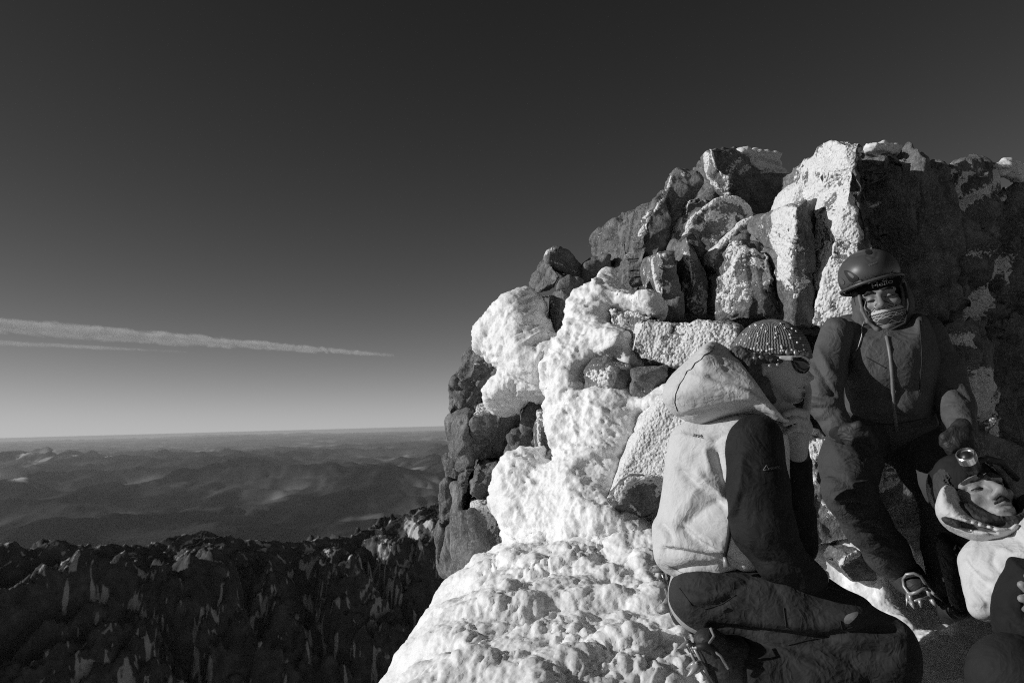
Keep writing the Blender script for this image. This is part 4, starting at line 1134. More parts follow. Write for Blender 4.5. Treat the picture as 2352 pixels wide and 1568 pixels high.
# ------------------------------------------------------------------ the kneeling climber in the pale jacket
PALE = cloth('pale_jacket_cloth', .60, .75, 1200, .12, .25, .04, .2)
DARKSLV = cloth('dark_jacket_cloth', .016, .75, 1200, .15, .3, .2, .2)
TROUS = cloth('charcoal_trouser_cloth', .034, .8, 1100, .2, .35, .18, .2)
HAIR = cloth('dark_blond_hair', .07, .55, 300, .6, .8, .4, .4)
def kneeling_climber():
    FAR[0] = 1.03
    # body: head in profile, neck, trunk and limbs under the clothes, raised hand
    prof = [(1700, 790), (1740, 752), (1800, 748), (1842, 772), (1860, 800), (1862, 822), (1852, 843), (1861, 855), (1873, 867), (1866, 874), (1852, 876), (1857, 882), (1855, 887), (1845, 889), (1854, 893), (1852, 898), (1843, 902), (1849, 911), (1842, 922), (1826, 928), (1798, 928), (1772, 914), (1752, 890), (1720, 870), (1698, 830)]
    pr = [pillow(prof, 2.335, .064, .048, 0, 0, 1), E((1768, 826, 2.335), (84, 56, 78)), E((1796, 878, 2.305), (34, 24, 32)),
          C((1760, 915, 2.34, 42), (1725, 985, 2.36, 52)), C((1700, 1000, 2.36, 90), (1640, 1280, 2.34, 100)), C((1640, 1300, 2.32, 90), (1620, 1370, 2.3, 85)),
          C((1735, 1030, 2.24, 38), (1760, 1220, 2.2, 38)), C((1760, 1220, 2.2, 36), (1870, 1322, 2.12, 20)), C((1770, 1030, 2.46, 38), (1826, 1240, 2.40, 34)), C((1826, 1240, 2.40, 30), (1834, 1040, 2.31, 21)),
          C((1640, 1380, 2.25, 70), (2040, 1490, 2.1, 48)), C((2040, 1500, 2.1, 44), (1680, 1530, 2.13, 34)), C((1660, 1380, 2.35, 60), (1945, 1430, 2.35, 40)), C((1945, 1440, 2.35, 38), (1570, 1370, 2.44, 26)),
          E((1748, 850, 2.268), (13, 7, 19))]
    # raised hand: palm, five fingers
    hand = [C((1832, 1045, 2.30, 23), (1828, 1000, 2.29, 30)), C((1814, 990, 2.285, 23), (1840, 982, 2.28, 26)), C((1815, 962, 2.28, 14), (1845, 958, 2.275, 15)),
            C((1850, 952, 2.275, 10.5), (1855, 926, 2.285, 8.5)), C((1855, 926, 2.285, 8.5), (1857, 898, 2.305, 7.8)), C((1857, 898, 2.305, 7.8), (1855, 878, 2.32, 6.2)),
            C((1848, 948, 2.255, 10.5), (1822, 944, 2.235, 9.5)), C((1822, 944, 2.235, 9.5), (1802, 952, 2.235, 8)), C((1802, 952, 2.235, 8), (1797, 962, 2.245, 7)),
            C((1848, 968, 2.25, 10), (1824, 963, 2.23, 9)), C((1824, 963, 2.23, 9), (1801, 973, 2.235, 7.5)),
            C((1846, 988, 2.25, 9.5), (1826, 982, 2.235, 8.5)), C((1826, 982, 2.235, 8.5), (1806, 993, 2.24, 7)),
            C((1812, 1004, 2.29, 12), (1792, 978, 2.285, 9.5)), C((1792, 978, 2.285, 9.5), (1793, 958, 2.275, 7.5))]
    V, Q = solid(pr, .0045 if not PREVIEW else .009, .012, post=hand)
    V = smooth(V, Q, 2)
    V = folds(V, Q, [([(1846, 889), (1838, 889), (1830, 890)], .003, -.004), ([(1858, 874), (1850, 868), (1850, 862)], .003, -.003), ([(1742, 838), (1750, 845), (1748, 858)], .003, -.004)])
    body = link('person', V, Q, SKIN, label='kneeling climber in pale jacket with dark sleeves and beaded hat, finger to lips', cat='person')
    b = body
    mq = on_surf((V, Q), [(1834, 891), (1840, 889.5), (1847, 889)], .0004)
    if len(mq) > 1:
        link('mouth', *tube(mq, .0013, 5), plain('mouth_line', .06, .6), b)
    # jacket
    torso = [(1640, 965), (1592, 972), (1562, 992), (1548, 1040), (1540, 1120), (1532, 1175), (1516, 1192), (1515, 1228), (1521, 1275), (1530, 1303), (1556, 1322), (1600, 1337), (1645, 1343), (1690, 1332), (1730, 1320), (1770, 1295), (1800, 1250), (1805, 1100), (1803, 1000), (1788, 960), (1740, 945), (1690, 950)]
    jl = [([(1560, 1080), (1620, 1130), (1660, 1160)], .014, -0.0204), ([(1605, 1090), (1650, 1130), (1670, 1150)], .012, 0.0204), ([(1640, 1040), (1650, 1080), (1672, 1140)], .016, -0.0272), ([(1622, 1035), (1632, 1075)], .012, 0.0153),
          ([(1640, 1150), (1600, 1180), (1580, 1200)], .016, -0.0136), ([(1565, 1210), (1610, 1250), (1660, 1280), (1690, 1285)], .013, -0.0238), ([(1560, 1190), (1610, 1232), (1660, 1258)], .013, 0.0170),
          ([(1525, 1262), (1580, 1268), (1640, 1285), (1700, 1305)], .010, -0.0204), ([(1530, 1250), (1580, 1256), (1650, 1272)], .010, 0.0153), ([(1550, 1312), (1600, 1300), (1650, 1300), (1700, 1320)], .010, -0.0187), ([(1600, 1322), (1650, 1318)], .010, 0.0170),
          ([(1517, 1200), (1530, 1215), (1540, 1235)], .010, -0.0170), ([(1565, 1000), (1600, 1010), (1650, 1000), (1700, 985)], .010, 0.0102), ([(1640, 1010), (1690, 985), (1740, 965)], .008, -0.0136), ([(1600, 1120), (1580, 1160)], .02, 0.0102)]
    jk, JV, JQ = dress('jacket', [pillow(torso, 2.34, .18, .13, 22, 0, 1), C((1600, 1020, 2.33, 52), (1760, 1000, 2.33, 52)), E((1590, 1250, 2.30), (62, 90, 70))], PALE, b, .007, .03, lines=jl, amp=.0035, seed=3, sc=(7, 7, 7))
    hood = [(1640, 783), (1662, 794), (1690, 815), (1760, 860), (1815, 930), (1822, 965), (1800, 972), (1765, 958), (1735, 948), (1690, 955), (1660, 966), (1622, 976), (1590, 970), (1560, 958), (1540, 940), (1529, 912), (1532, 888), (1546, 862), (1572, 838), (1600, 814), (1622, 793)]
    hcut = [pillow([(1632, 770), (1672, 800), (1700, 829), (1722, 858), (1748, 895), (1772, 926), (1800, 958), (1900, 980), (1900, 740), (1640, 740)], 2.30, .4, .002, 0, 0, 0), E((1765, 850, 2.345), (96, 66, 96))]
    hl = [([(1618, 812), (1596, 838), (1580, 850), (1572, 862), (1560, 880), (1548, 905), (1550, 930)], .0035, -.0036), ([(1600, 846), (1650, 870), (1700, 880), (1745, 905)], .012, -.0060), ([(1590, 862), (1650, 888), (1720, 905)], .012, .0048),
          ([(1560, 960), (1600, 945), (1660, 935), (1720, 925), (1770, 935)], .010, -.0060), ([(1570, 945), (1640, 928), (1720, 912)], .010, .0042), ([(1640, 800), (1660, 830), (1670, 850)], .009, -.0042), ([(1620, 860), (1640, 845), (1670, 840)], .008, .0036), ([(1560, 890), (1590, 900), (1600, 930)], .012, -.0030), ([(1538, 935), (1560, 950)], .006, -.0048)]
    hd_, HDV, HDQ = dress('hood', [pillow(hood, 2.315, .165, .12, 14, 0, 1)], PALE, jk, .006, .02, cut=hcut, lines=hl, amp=.003, seed=5, sc=(6, 6, 6))
    seams('seam', (HDV, HDQ), [[(1640, 794), (1636, 806), (1618, 815), (1610, 826), (1596, 834), (1588, 848), (1578, 852), (1570, 870), (1560, 884), (1552, 905), (1550, 925), (1556, 944)]], plain('dark_seam', .05, .8), hd_, .0016)
    seams('seam', (JV, JQ), [[(1523, 1292), (1560, 1312), (1605, 1328), (1650, 1333), (1700, 1322)], [(1640, 1262), (1660, 1270), (1680, 1282)]], plain('pale_seam', .30, .8), jk, .0014)
    dress('collar', [pillow([(1774, 940), (1780, 922), (1796, 918), (1818, 926), (1834, 938), (1814, 950), (1800, 980), (1784, 966)], 2.30, .010, .008, 0, 0, 1)], PALE, jk, .004, 0, amp=0)
    sl = [([(1672, 1200), (1690, 1160), (1702, 1110), (1708, 1050)], .012, .010), ([(1690, 1190), (1705, 1140)], .010, -.008), ([(1690, 1250), (1740, 1290), (1800, 1300)], .012, -.010), ([(1760, 1250), (1810, 1270), (1850, 1290)], .012, .009), ([(1770, 1290), (1830, 1305)], .010, -.009)]
    rs, RV, RQ = dress('sleeve', chain((1738, 1012, 2.17, 58), (1740, 1120, 2.125, 66), (1756, 1215, 2.105, 66), (1790, 1280, 2.09, 52), (1850, 1318, 2.08, 31), (1874, 1328, 2.08, 25)) + [E((1725, 1040, 2.17), (56, 50, 62))], DARKSLV, jk, .007, .03, lines=sl, amp=.005, seed=8)
    dress('sleeve', chain((1775, 1040, 2.46, 50), (1822, 1180, 2.42, 46), (1828, 1250, 2.39, 44)) + chain((1828, 1250, 2.39, 44), (1829, 1130, 2.33, 34), (1832, 1068, 2.315, 31)), DARKSLV, jk, .007, .02, amp=.005, seed=9, lines=[([(1805, 1078), (1830, 1086), (1856, 1076)], .005, .006), ([(1808, 1100), (1850, 1100)], .008, -.007)])
    dress('cuff', [C((1872, 1326, 2.098, 26), (1890, 1330, 2.095, 22))], PALE, rs, .005, 0, cut=[C((1880, 1330, 2.09, 19), (1920, 1340, 2.08, 19))], amp=.002)
    dress('wrist_band', [C((1833, 1060, 2.312, 27), (1831, 1040, 2.308, 27))], STRAP, b, .004, 0, amp=.001)
    zp = on_surf((JV, JQ), [(1676, 1150), (1678, 1190), (1674, 1230), (1668, 1262), (1664, 1275)], .003)
    if len(zp) > 1:
        link('zip', *tube(zp, .006, 6), STRAP, jk)
        link('zip_pull', *tube([zp[-1], zp[-1] + np.array((.004, -.004, -.03))], [.005, .010], 4), STEEL, jk)
    lettering('logo', 'strafe', [(1591, 1001), (1614, 1006), 9], (JV, JQ), STRAP, jk, .003, .01, .25)
    GREYINK = plain('grey_print', .16, .7)
    lettering('logo', 'POLARTEC', [(1768, 1078), (1792, 1074), 5], (RV, RQ), GREYINK, rs, .003, .01)
    q = on_surf((RV, RQ), [(1753, 1079), (1760, 1068), (1767, 1078), (1753, 1079)], .003)
    if len(q) == 4:
        link('emblem', *tube(q, .0012, 4), GREYINK, rs)
    # trousers
    tl = [([(1570, 1345), (1620, 1360), (1680, 1352), (1720, 1335)], .008, -.010), ([(1600, 1395), (1640, 1390), (1690, 1365)], .012, -.012), ([(1585, 1380), (1640, 1378), (1680, 1350)], .010, .010), ([(1660, 1400), (1690, 1375)], .010, .010),
          ([(1640, 1442), (1760, 1455), (1880, 1468), (1970, 1450), (2060, 1440)], .013, -.022), ([(1700, 1420), (1850, 1440), (1960, 1420)], .016, .006), ([(1880, 1468), (1960, 1500), (2050, 1500)], .014, -.012), ([(1860, 1490), (1980, 1540)], .016, .010), ([(1900, 1480), (2000, 1560)], .016, -.010),
          ([(1760, 1470), (1860, 1530), (1960, 1568)], .016, .010), ([(1780, 1350), (1800, 1380), (1805, 1420)], .008, -.006)]
    tr, TV, TQ = dress('trousers', [E((1615, 1365, 2.28), (78, 110, 68)), C((1630, 1375, 2.22, 72), (1800, 1402, 2.17, 78)), C((1800, 1402, 2.17, 78), (1930, 1440, 2.12, 74)), C((1930, 1440, 2.12, 74), (2030, 1482, 2.08, 66)), E((2035, 1500, 2.08), (66, 66, 74)),
                                    C((2040, 1530, 2.08, 66), (1860, 1560, 2.1, 70)), C((1860, 1560, 2.1, 70), (1730, 1545, 2.11, 58)),
                                    C((1660, 1370, 2.36, 74), (1850, 1380, 2.37, 66)), C((1850, 1380, 2.37, 66), (1950, 1420, 2.34, 54)), C((1950, 1430, 2.34, 54), (1620, 1390, 2.42, 44))], TROUS, b, .008, .035, lines=tl, amp=.005, seed=12, sc=(6, 6, 9))
    decal('logo', (TV, TQ), [(1936, 1428), (1942, 1412), (1958, 1406), (1972, 1402), (1971, 1412), (1960, 1424), (1948, 1434)], plain('pale_print', .22, .7), tr)
    SEAM = plain('seam_thread', .012, .8)
    seams('seam', (TV, TQ), [[(1560, 1350), (1590, 1390), (1620, 1398), (1660, 1386), (1690, 1366)], [(1660, 1402), (1672, 1396)], [(1800, 1395), (1806, 1440)], [(1810, 1480), (1850, 1470), (1900, 1462)], [(1930, 1425), (1935, 1445), (1960, 1440)]], SEAM, tr, .0018)
    # boots with crampons
    def boot(prims, bars, spikes, bail, wear):
        bt, V, Q = dress('boot', prims, BOOT, b, .006, .02, amp=.004, seed=20)
        cr = merge([tube(px3(*q), .0045, 6) for q in bars] + [spike(P(*a), P(*c), r) for a, c, r in spikes] + [tube(px3(*q), .004, 6) for q in bail])
        link('crampon', *cr, STEEL, bt)
        link('heel_bail', *tube(px3(*wear), .010, 8), BLACKRUB, bt)
    boot([E((1622, 1468, 2.10), (26, 40, 20)), C((1635, 1478, 2.10, 34), (1665, 1535, 2.10, 42)), C((1665, 1535, 2.10, 42), (1695, 1590, 2.1, 46)), C((1680, 1500, 2.12, 42), (1730, 1560, 2.12, 46))],
         [[(1578, 1482, 2.08), (1600, 1525, 2.07), (1640, 1580, 2.06)], [(1590, 1480, 2.11), (1612, 1520, 2.1), (1650, 1580, 2.1)], [(1580, 1480, 2.06), (1592, 1478, 2.14)], [(1600, 1522, 2.05), (1608, 1516, 2.14)]],
         [((1585, 1476, 2.09), (1556, 1489, 2.07), .011), ((1580, 1474, 2.12), (1572, 1462, 2.12), .006), ((1608, 1525, 2.07), (1578, 1553, 2.05), .016), ((1600, 1520, 2.12), (1575, 1535, 2.14), .010), ((1640, 1575, 2.06), (1620, 1600, 2.04), .014)],
         [[(1592, 1488, 2.06), (1625, 1482, 2.05), (1640, 1460, 2.05), (1632, 1442, 2.07)], [(1625, 1482, 2.05), (1655, 1505, 2.04), (1672, 1535, 2.04)]], [(1600, 1486, 2.055), (1622, 1482, 2.05), (1636, 1490, 2.05), (1650, 1506, 2.05)])
    boot([C((1530, 1320, 2.42, 14), (1548, 1365, 2.40, 26)), C((1548, 1365, 2.40, 26), (1572, 1410, 2.40, 30)), C((1560, 1350, 2.45, 28), (1600, 1400, 2.45, 34))],
         [[(1518, 1298, 2.38), (1528, 1350, 2.37), (1545, 1412, 2.37)], [(1520, 1296, 2.44), (1534, 1350, 2.43), (1552, 1412, 2.43)], [(1512, 1296, 2.37), (1526, 1294, 2.45)]],
         [((1522, 1308, 2.38), (1496, 1313, 2.36), .010), ((1520, 1300, 2.42), (1498, 1299, 2.42), .008), ((1526, 1340, 2.37), (1510, 1347, 2.35), .013), ((1518, 1325, 2.38), (1507, 1330, 2.36), .007), ((1536, 1375, 2.37), (1522, 1385, 2.35), .010)],
         [[(1518, 1300, 2.36), (1530, 1315, 2.35), (1532, 1330, 2.35)]], [(1526, 1312, 2.36), (1534, 1318, 2.355), (1545, 1345, 2.36), (1560, 1380, 2.37)])
    # hat, beads, hair, glasses
    m, t, bs = newmat('knit_wool'); co = co_(t)
    kn = attr_(t, 'knit', 'Vector'); sx = N_(t, 'ShaderNodeSeparateXYZ'); t.links.new(kn, sx.inputs[0])
    ang, hgt = sx.outputs[0], sx.outputs[2]
    zig = math_(t, 'SINE', math_(t, 'ADD', math_(t, 'MULTIPLY', ang, 62.0), math_(t, 'MULTIPLY', math_(t, 'PINGPONG', hgt, .006), 220.0)))
    row = math_(t, 'SINE', math_(t, 'MULTIPLY', hgt, 900.0))
    bump_(t, bs, math_(t, 'ADD', zig, math_(t, 'ADD', math_(t, 'MULTIPLY', row, .6), math_(t, 'MULTIPLY', noise_(t, co, 130, 3), 2.0))), .6, .004)
    t.links.new(ramp(t, noise_(t, co, 60, 4), [(.3, .14), (.7, .25)]), bs.inputs['Base Color']); bs.inputs['Roughness'].default_value = .9; bs.inputs['Specular IOR Level'].default_value = .15
    cc = P(1770, 828, 2.335)
    def knit(V, N):
        q = V - cc
        return {'knit': np.stack([np.arctan2(q @ FWD, q @ RGT), 0 * q[:, 0], q @ UPV], 1)}
    hat, HV, HQ = dress('beaded_hat', [E((1771, 829, 2.335), (90, 64, 96))], m, b, .005, 0, cut=[pillow([(1640, 812), (1690, 812), (1740, 810), (1790, 815), (1830, 819), (1880, 826), (1900, 1000), (1640, 1000)], 2.335, .4, .002, 0, 0, 0)], amp=.002, seed=30, attr=knit)
    PEARL = plain('pearl_bead', .75, .18, 0, .8); COIN = plain('dull_coin', .30, .35, .6, .5, .6, 300)
    pos = []
    for r_, (y, n, o) in enumerate([(742, 3, .2), (752, 6, .5), (765, 7, .1), (776, 6, .4), (791, 8, .0), (803, 7, .5)]):
        n += 0; rb = np.random.RandomState(r_ + 5)
        hw = 89 * math.sqrt(max(0, 1 - ((829 - y) / 96) ** 2))
        for i in range(n):
            pos.append((1771 + hw * .96 * math.sin((-.5 + (i + o * .8 + rb.uniform(-.3, .3)) / n) * math.pi * .98), y + rb.uniform(-5, 5)))
    for i in range(14):
        pos.append((1690 + i * 12.5 + 4 * math.sin(i * 3.3), 803 + max(0, i - 7) * .9 + 2 * math.sin(i * 1.7)))
    for c in on_surf((HV, HQ), pos, .001):
        link('bead', *balls([c], .0036), PEARL, hat)
    for x, y in [(1809, 809), (1828, 810), (1841, 812), (1852, 812)]:
        s_ = on_surf((HV, HQ), [(x, y), (x, y - 12)], .002)
        if len(s_) == 2:
            V, Q = tube([s_[0] + (0, -.004, 0), s_[0] + (0, -.0015, 0)], [.0075, .0075], 12); V[:, 2] = s_[0][2] + (V[:, 2] - s_[0][2]) * 1.3
            link('coin', V, Q, COIN, hat)
    for x, y in [(1734, 822), (1748, 820), (1770, 824), (1770, 840), (1788, 838)]:
        p = P(x, y, 2.25); V, Q = merge([balls([p + np.array((0, 0, .014))], .0035), tube([p + np.array((0, -.0015, 0)), p + np.array((0, .0015, 0))], .0068, 10)])
        link('pendant', V, Q, COIN, hat)
    dress('hair', [C((1698, 815, 2.29, 20), (1716, 850, 2.275, 26)), C((1716, 850, 2.275, 26), (1742, 885, 2.27, 20)), C((1742, 885, 2.27, 20), (1770, 918, 2.285, 11)), C((1712, 818, 2.27, 12), (1762, 822, 2.262, 9)), C((1762, 822, 2.262, 9), (1795, 829, 2.266, 6)), C((1738, 830, 2.268, 10), (1735, 870, 2.262, 12)), C((1758, 875, 2.268, 7), (1766, 905, 2.275, 5))], HAIR, b, .0045, .01, amp=.004, seed=33, sc=(60, 60, 12))
    gl, _, _ = dress('sunglasses', [pillow([(1789, 817), (1800, 816), (1822, 817), (1820, 829), (1803, 828), (1790, 824)], 2.246, .004, .003, -6, 0, 0)] + chain((1818, 819, 2.247, 3.2), (1838, 817, 2.252, 3.2), (1852, 823, 2.262, 3.2), (1861, 835, 2.28, 3.2)) + chain((1860, 843, 2.278, 2.2), (1853, 856, 2.265, 2.2)), plain('white_frame', .62, .35), b, .003, 0, amp=0)
    dress('lens', [pillow([(1814, 822), (1834, 819), (1851, 825), (1860, 838), (1857, 852), (1844, 860), (1828, 853), (1820, 840)], 2.264, .013, .012, -28, 0, 1)], plain('dark_lens', .015, .08, 0, .9), gl, .003, 0, amp=0)
kneeling_climber()

# ------------------------------------------------------------------ the climber leaning on the rock in a helmet
def standing_climber():
    FAR[0] = 1.03
    COAT = cloth('grey_coat_cloth', .090, .7, 1100, .15, .3, .1, .25)
    PANT = cloth('dark_pant_cloth', .058, .75, 1100, .2, .35, .12, .2)
    GLOVE = cloth('dark_glove', .03, .6, 500, .3, .4, .3, .35)
    B = frame(-4, 2, 15, (2024, 684))
    hc = P(2024, 684, 2.80)
    pr, cut, post = head_prims(hc, B, .98)
    pr += [C((2035, 745, 2.82, 36), (2040, 800, 2.85, 48)), C((2040, 800, 2.86, 90), (2050, 980, 2.86, 82)),
           C((1925, 775, 2.80, 30), (1895, 920, 2.70, 27)), C((1895, 920, 2.70, 26), (1940, 985, 2.60, 17)), C((2130, 775, 2.82, 32), (2185, 910, 2.74, 28)), C((2185, 910, 2.74, 28), (2212, 990, 2.6, 17)),
           C((1980, 1010, 2.80, 54), (1950, 1135, 2.63, 44)), C((1950, 1135, 2.63, 42), (2075, 1315, 2.74, 26)), C((2090, 1010, 2.82, 56), (2180, 1130, 2.60, 46)), C((2180, 1130, 2.60, 44), (2190, 1370, 2.74, 28)), C((2000, 985, 2.86, 70), (2080, 985, 2.86, 70))]
    SHADESKIN = cloth('shaded_skin', .22, .5, 700, .12, .10, .08, .4)  # skin colour darkened to stand in for the shade on the face
    V, Q = solid(pr, .0045 if not PREVIEW else .009, .012, cut=cut, post=post)
    V = smooth(V, Q, 1)
    b = link('person', V, Q, SHADESKIN, label='climber in a helmet, patterned face scarf and dark clothes leaning back on the rock', cat='person')
    bvf = (V, Q)
    LASH = cloth('dark_brow_hair', .03, .9, 900, .6, .4)
    Lf = lambda x, y, z: hc + x * B[0] + y * B[1] + z * B[2]
    for i in (-1, 1):
        link('eyebrow', *tube([Lf(i * .048, .070, .019), Lf(i * .032, .086, .026), Lf(i * .014, .095, .021)], [.003, .0055, .004], 6), LASH, b)
        link('eyelash', *tube([Lf(i * .045, .074, -.004), Lf(i * .031, .0815, -.0045), Lf(i * .017, .0785, -.005)], [.0012, .0024, .0014], 6), LASH, b)
    # jacket
    chest = [(1905, 742), (1935, 724), (1975, 722), (2000, 750), (2040, 768), (2075, 748), (2100, 716), (2128, 724), (2150, 770), (2156, 850), (2152, 930), (2135, 985), (2060, 1000), (1960, 992), (1934, 960), (1928, 900), (1922, 820)]
    jl = [([(1950, 800), (1975, 850), (2030, 870)], .02, .008), ([(1930, 880), (2000, 905), (2040, 900)], .014, -.010), ([(2060, 900), (2130, 890)], .016, -.009), ([(1960, 940), (2030, 950)], .014, .009), ([(2100, 740), (2110, 830), (2100, 900)], .012, -.003), ([(1935, 740), (1940, 800), (1950, 850)], .012, -.010), ([(1960, 770), (2010, 785)], .012, .007), ([(1990, 950), (2100, 960)], .014, -.009)]
    jk, JV, JQ = dress('jacket', [pillow(chest, 2.83, .17, .13, 0, 0, 1), E((2035, 830, 2.80), (110, 100, 90)), E((2045, 985, 2.83), (104, 80, 56))], COAT, b, .008, .03, lines=jl, amp=.005, seed=41, sc=(7, 7, 6))
    al = [([(1880, 800), (1905, 850), (1925, 870)], .012, .009), ([(1870, 830), (1900, 880), (1915, 900)], .010, -.010), ([(1862, 905), (1890, 912), (1915, 905)], .008, -.012), ([(1860, 920), (1890, 928), (1918, 925)], .008, .010), ([(1862, 940), (1890, 938), (1920, 950)], .008, -.010), ([(1870, 960), (1900, 945), (1925, 950)], .008, .009), ([(1880, 975), (1905, 960)], .007, -.007)]
    s1, _, _ = dress('sleeve', chain((1922, 765, 2.775, 36), (1898, 860, 2.72, 38), (1893, 925, 2.67, 35), (1922, 975, 2.62, 27), (1936, 992, 2.6, 24)), COAT, jk, .007, .03, lines=al, amp=.005, seed=43)
    dress('cuff', [C((1926, 985, 2.605, 26), (1942, 996, 2.59, 25))], STRAP, s1, .005, 0, amp=.001)
    dress('sleeve', chain((2125, 765, 2.80, 40), (2168, 860, 2.74, 42), (2196, 935, 2.68, 36), (2212, 985, 2.6, 28)), COAT, jk, .007, .03, lines=[([(2150, 880), (2200, 890), (2220, 910)], .012, -.012), ([(2170, 930), (2215, 930)], .010, .010), ([(2180, 955), (2222, 960)], .009, -.009)], amp=.006, seed=44)
    zp = on_surf((JV, JQ), [(2036, 772), (2042, 800), (2047, 840), (2050, 880), (2052, 920), (2056, 960), (2060, 990)], .002)
    link('zip', *tube(zp, .0065, 6), plain('grey_zip_tape', .20, .5), jk)
    # hood round the face
    B2 = B
    hood = [E((2027, 700, 2.82), (64, 62, 76), B2), C((1990, 745, 2.80, 34), (2060, 752, 2.80, 36))]
    op = pillow([(1992, 655), (1984, 692), (1992, 722), (2014, 748), (2040, 754), (2064, 732), (2074, 694), (2070, 652), (2030, 630)], 2.70, .16, .004, 0, 0, 1)
    dress('hood', hood, COAT, jk, .006, .03, cut=[op, f_ell(hc, (.073, .10, .13), B)], amp=.004, seed=46, lines=[([(1968, 720), (1985, 750), (2020, 768)], .008, .006), ([(1975, 735), (1960, 760)], .008, -.006)])
    dress('collar', chain((1974, 680, 2.775, 4), (1980, 712, 2.75, 4), (1993, 738, 2.738, 4), (2015, 757, 2.728, 4.5), (2036, 762, 2.726, 4.5), (2060, 748, 2.735, 4), (2080, 712, 2.75, 6), (2083, 680, 2.76, 5.5), (2074, 645, 2.765, 5)), plain('pale_hood_trim', .17, .7), jk, .005, .01, amp=.002)
    # face scarf with woven bands
    m, t, bs = newmat('patterned_scarf'); sx = N_(t, 'ShaderNodeSeparateXYZ'); t.links.new(attr_(t, 'pat', 'Vector'), sx.inputs[0])
    u_, v_ = sx.outputs[0], sx.outputs[2]
    tri = math_(t, 'PINGPONG', u_, .016); fz = math_(t, 'PINGPONG', u_, .0035)
    def band(z0, w, wob, amt):
        d = math_(t, 'ABSOLUTE', math_(t, 'SUBTRACT', math_(t, 'ADD', v_, math_(t, 'MULTIPLY', wob, amt)), z0))
        return math_(t, 'LESS_THAN', d, w)
    acc = None
    for z0, w, wob, amt in [(-.028, .0018, tri, .9), (-.040, .0012, tri, .9), (-.050, .0045, fz, .5), (-.062, .0012, fz, .8), (-.070, .0015, tri, .4), (-.082, .0014, tri, -.9), (-.088, .0014, tri, .9), (-.100, .0016, fz, .3), (-.110, .0012, tri, .3)]:
        q = band(z0, w, wob, amt); acc = q if acc is None else math_(t, 'MAXIMUM', acc, q)
    t.links.new(mixf(t, acc, .09, .52), bs.inputs['Base Color']); bs.inputs['Roughness'].default_value = .85
    def pat(V, N):
        q = V - hc; x = q @ B[0]; y = q @ B[1]
        return {'pat': np.stack([np.arctan2(x, y + .02) * .08 + .5, 0 * x, q @ B[2]], 1)}
    L = lambda x, y, z: hc + x * B[0] + y * B[1] + z * B[2]
    scarf = [f_ell(L(0, .012, -.068), (.071, .089, .060), B), f_cone(L(0, .074, -.030), .022, L(0, .078, -.060), .026), f_cone(L(0, 0, -.09), .066, L(0, -.01, -.15), .062)]
    scut = [f_ell(L(0, .06, .030), (.105, .10, .050), B)]
    dress('face_scarf', scarf, m, b, .004, .012, cut=scut, amp=.002, seed=48, attr=pat)
    # headband with the word
    KN = cloth('black_knit', .012, .9, 500, .4, .2, .2, .1)
    hb, BV, BQ = dress('headband', [f_ell(L(0, -.014, .045), (.079, .101, .083), B)], KN, b, .005, 0, cut=[f_ell(L(0, .10, -.046), (.105, .085, .074), B)], amp=.001)
    WH = plain('white_thread', .34, .8)
    lettering('lettering', 'Hello', [(2004, 662), (2052, 649), 10.5], (BV, BQ), WH, hb, .003, .004)
    q = on_surf((BV, BQ), [(2026, 646), (2030, 640), (2036, 640), (2038, 644), (2026, 646)], .003)
    if len(q) > 3:
        link('emblem', *tube(q, .0022, 5), plain('grey_thread', .25, .8), hb)
    # helmet
    SHELL = plain('helmet_shell', .075, .42, 0, .5, .05, 60)
    ax = frame(-4, 6, 17, (1996, 628))
    hcn = P(1995, 632, 2.83)
    sh = [f_ell(hcn, (.106, .130, .094), ax)]
    Lh = lambda x, y, z: hcn + x * ax[0] + y * ax[1] + z * ax[2]
    below = f_ell(Lh(.0, .0, -.33), (.40, .40, .295), ax)
    inner = f_ell(hcn - ax[2] * .012, (.097, .121, .086), ax)
    vent = [pillow([(1936, 621), (1949, 622), (1963, 631), (1974, 641), (1955, 648), (1949, 642)], 2.74, .06, .003, 0, 0, 0)]
    hl = [([(1932, 605), (1955, 590), (1985, 584), (2010, 590)], .004, -.004), ([(1990, 592), (1998, 598), (2012, 592), (2016, 580)], .003, -.004), ([(1985, 575), (1987, 585)], .003, .004)]
    he, EV, EQ = dress('helmet', sh, SHELL, b, .005, 0, cut=[below, inner], amp=0, lines=hl)
    VN = plain('vent_black', .01, .6)
    decal('vent', (EV, EQ), [(1935, 620), (1950, 621), (1964, 630), (1975, 641), (1955, 650), (1948, 643)], VN, he, .002)
    decal('vent_slot', (EV, EQ), [(1944, 625), (1954, 627), (1963, 636), (1957, 640)], plain('grey_slot', .12, .5), he, .003)
    decal('clip', (EV, EQ), [(1986, 574), (2000, 572), (2004, 582), (1990, 586)], plain('black_clip', .02, .5), he, .004)
    decal('clip', (EV, EQ), [(1926, 640), (1934, 638), (1942, 652), (1930, 656)], plain('grey_clip', .10, .5), he, .004)
    rim = []
    for i in range(41):
        a = i / 40 * 2 * math.pi
        rim.append(Lh(.107 * math.cos(a), .131 * math.sin(a), -.036 - .012 * math.cos(a) ** 2 * 0 - .010 * max(0, -math.sin(a))))
    link('brim', *tube(rim, .006, 8), SHELL, he)
    lettering('lettering', 'Yinder', [(1995, 612), (2016, 603), 5], (EV, EQ), plain('faded_print', .16, .6), he, .002)
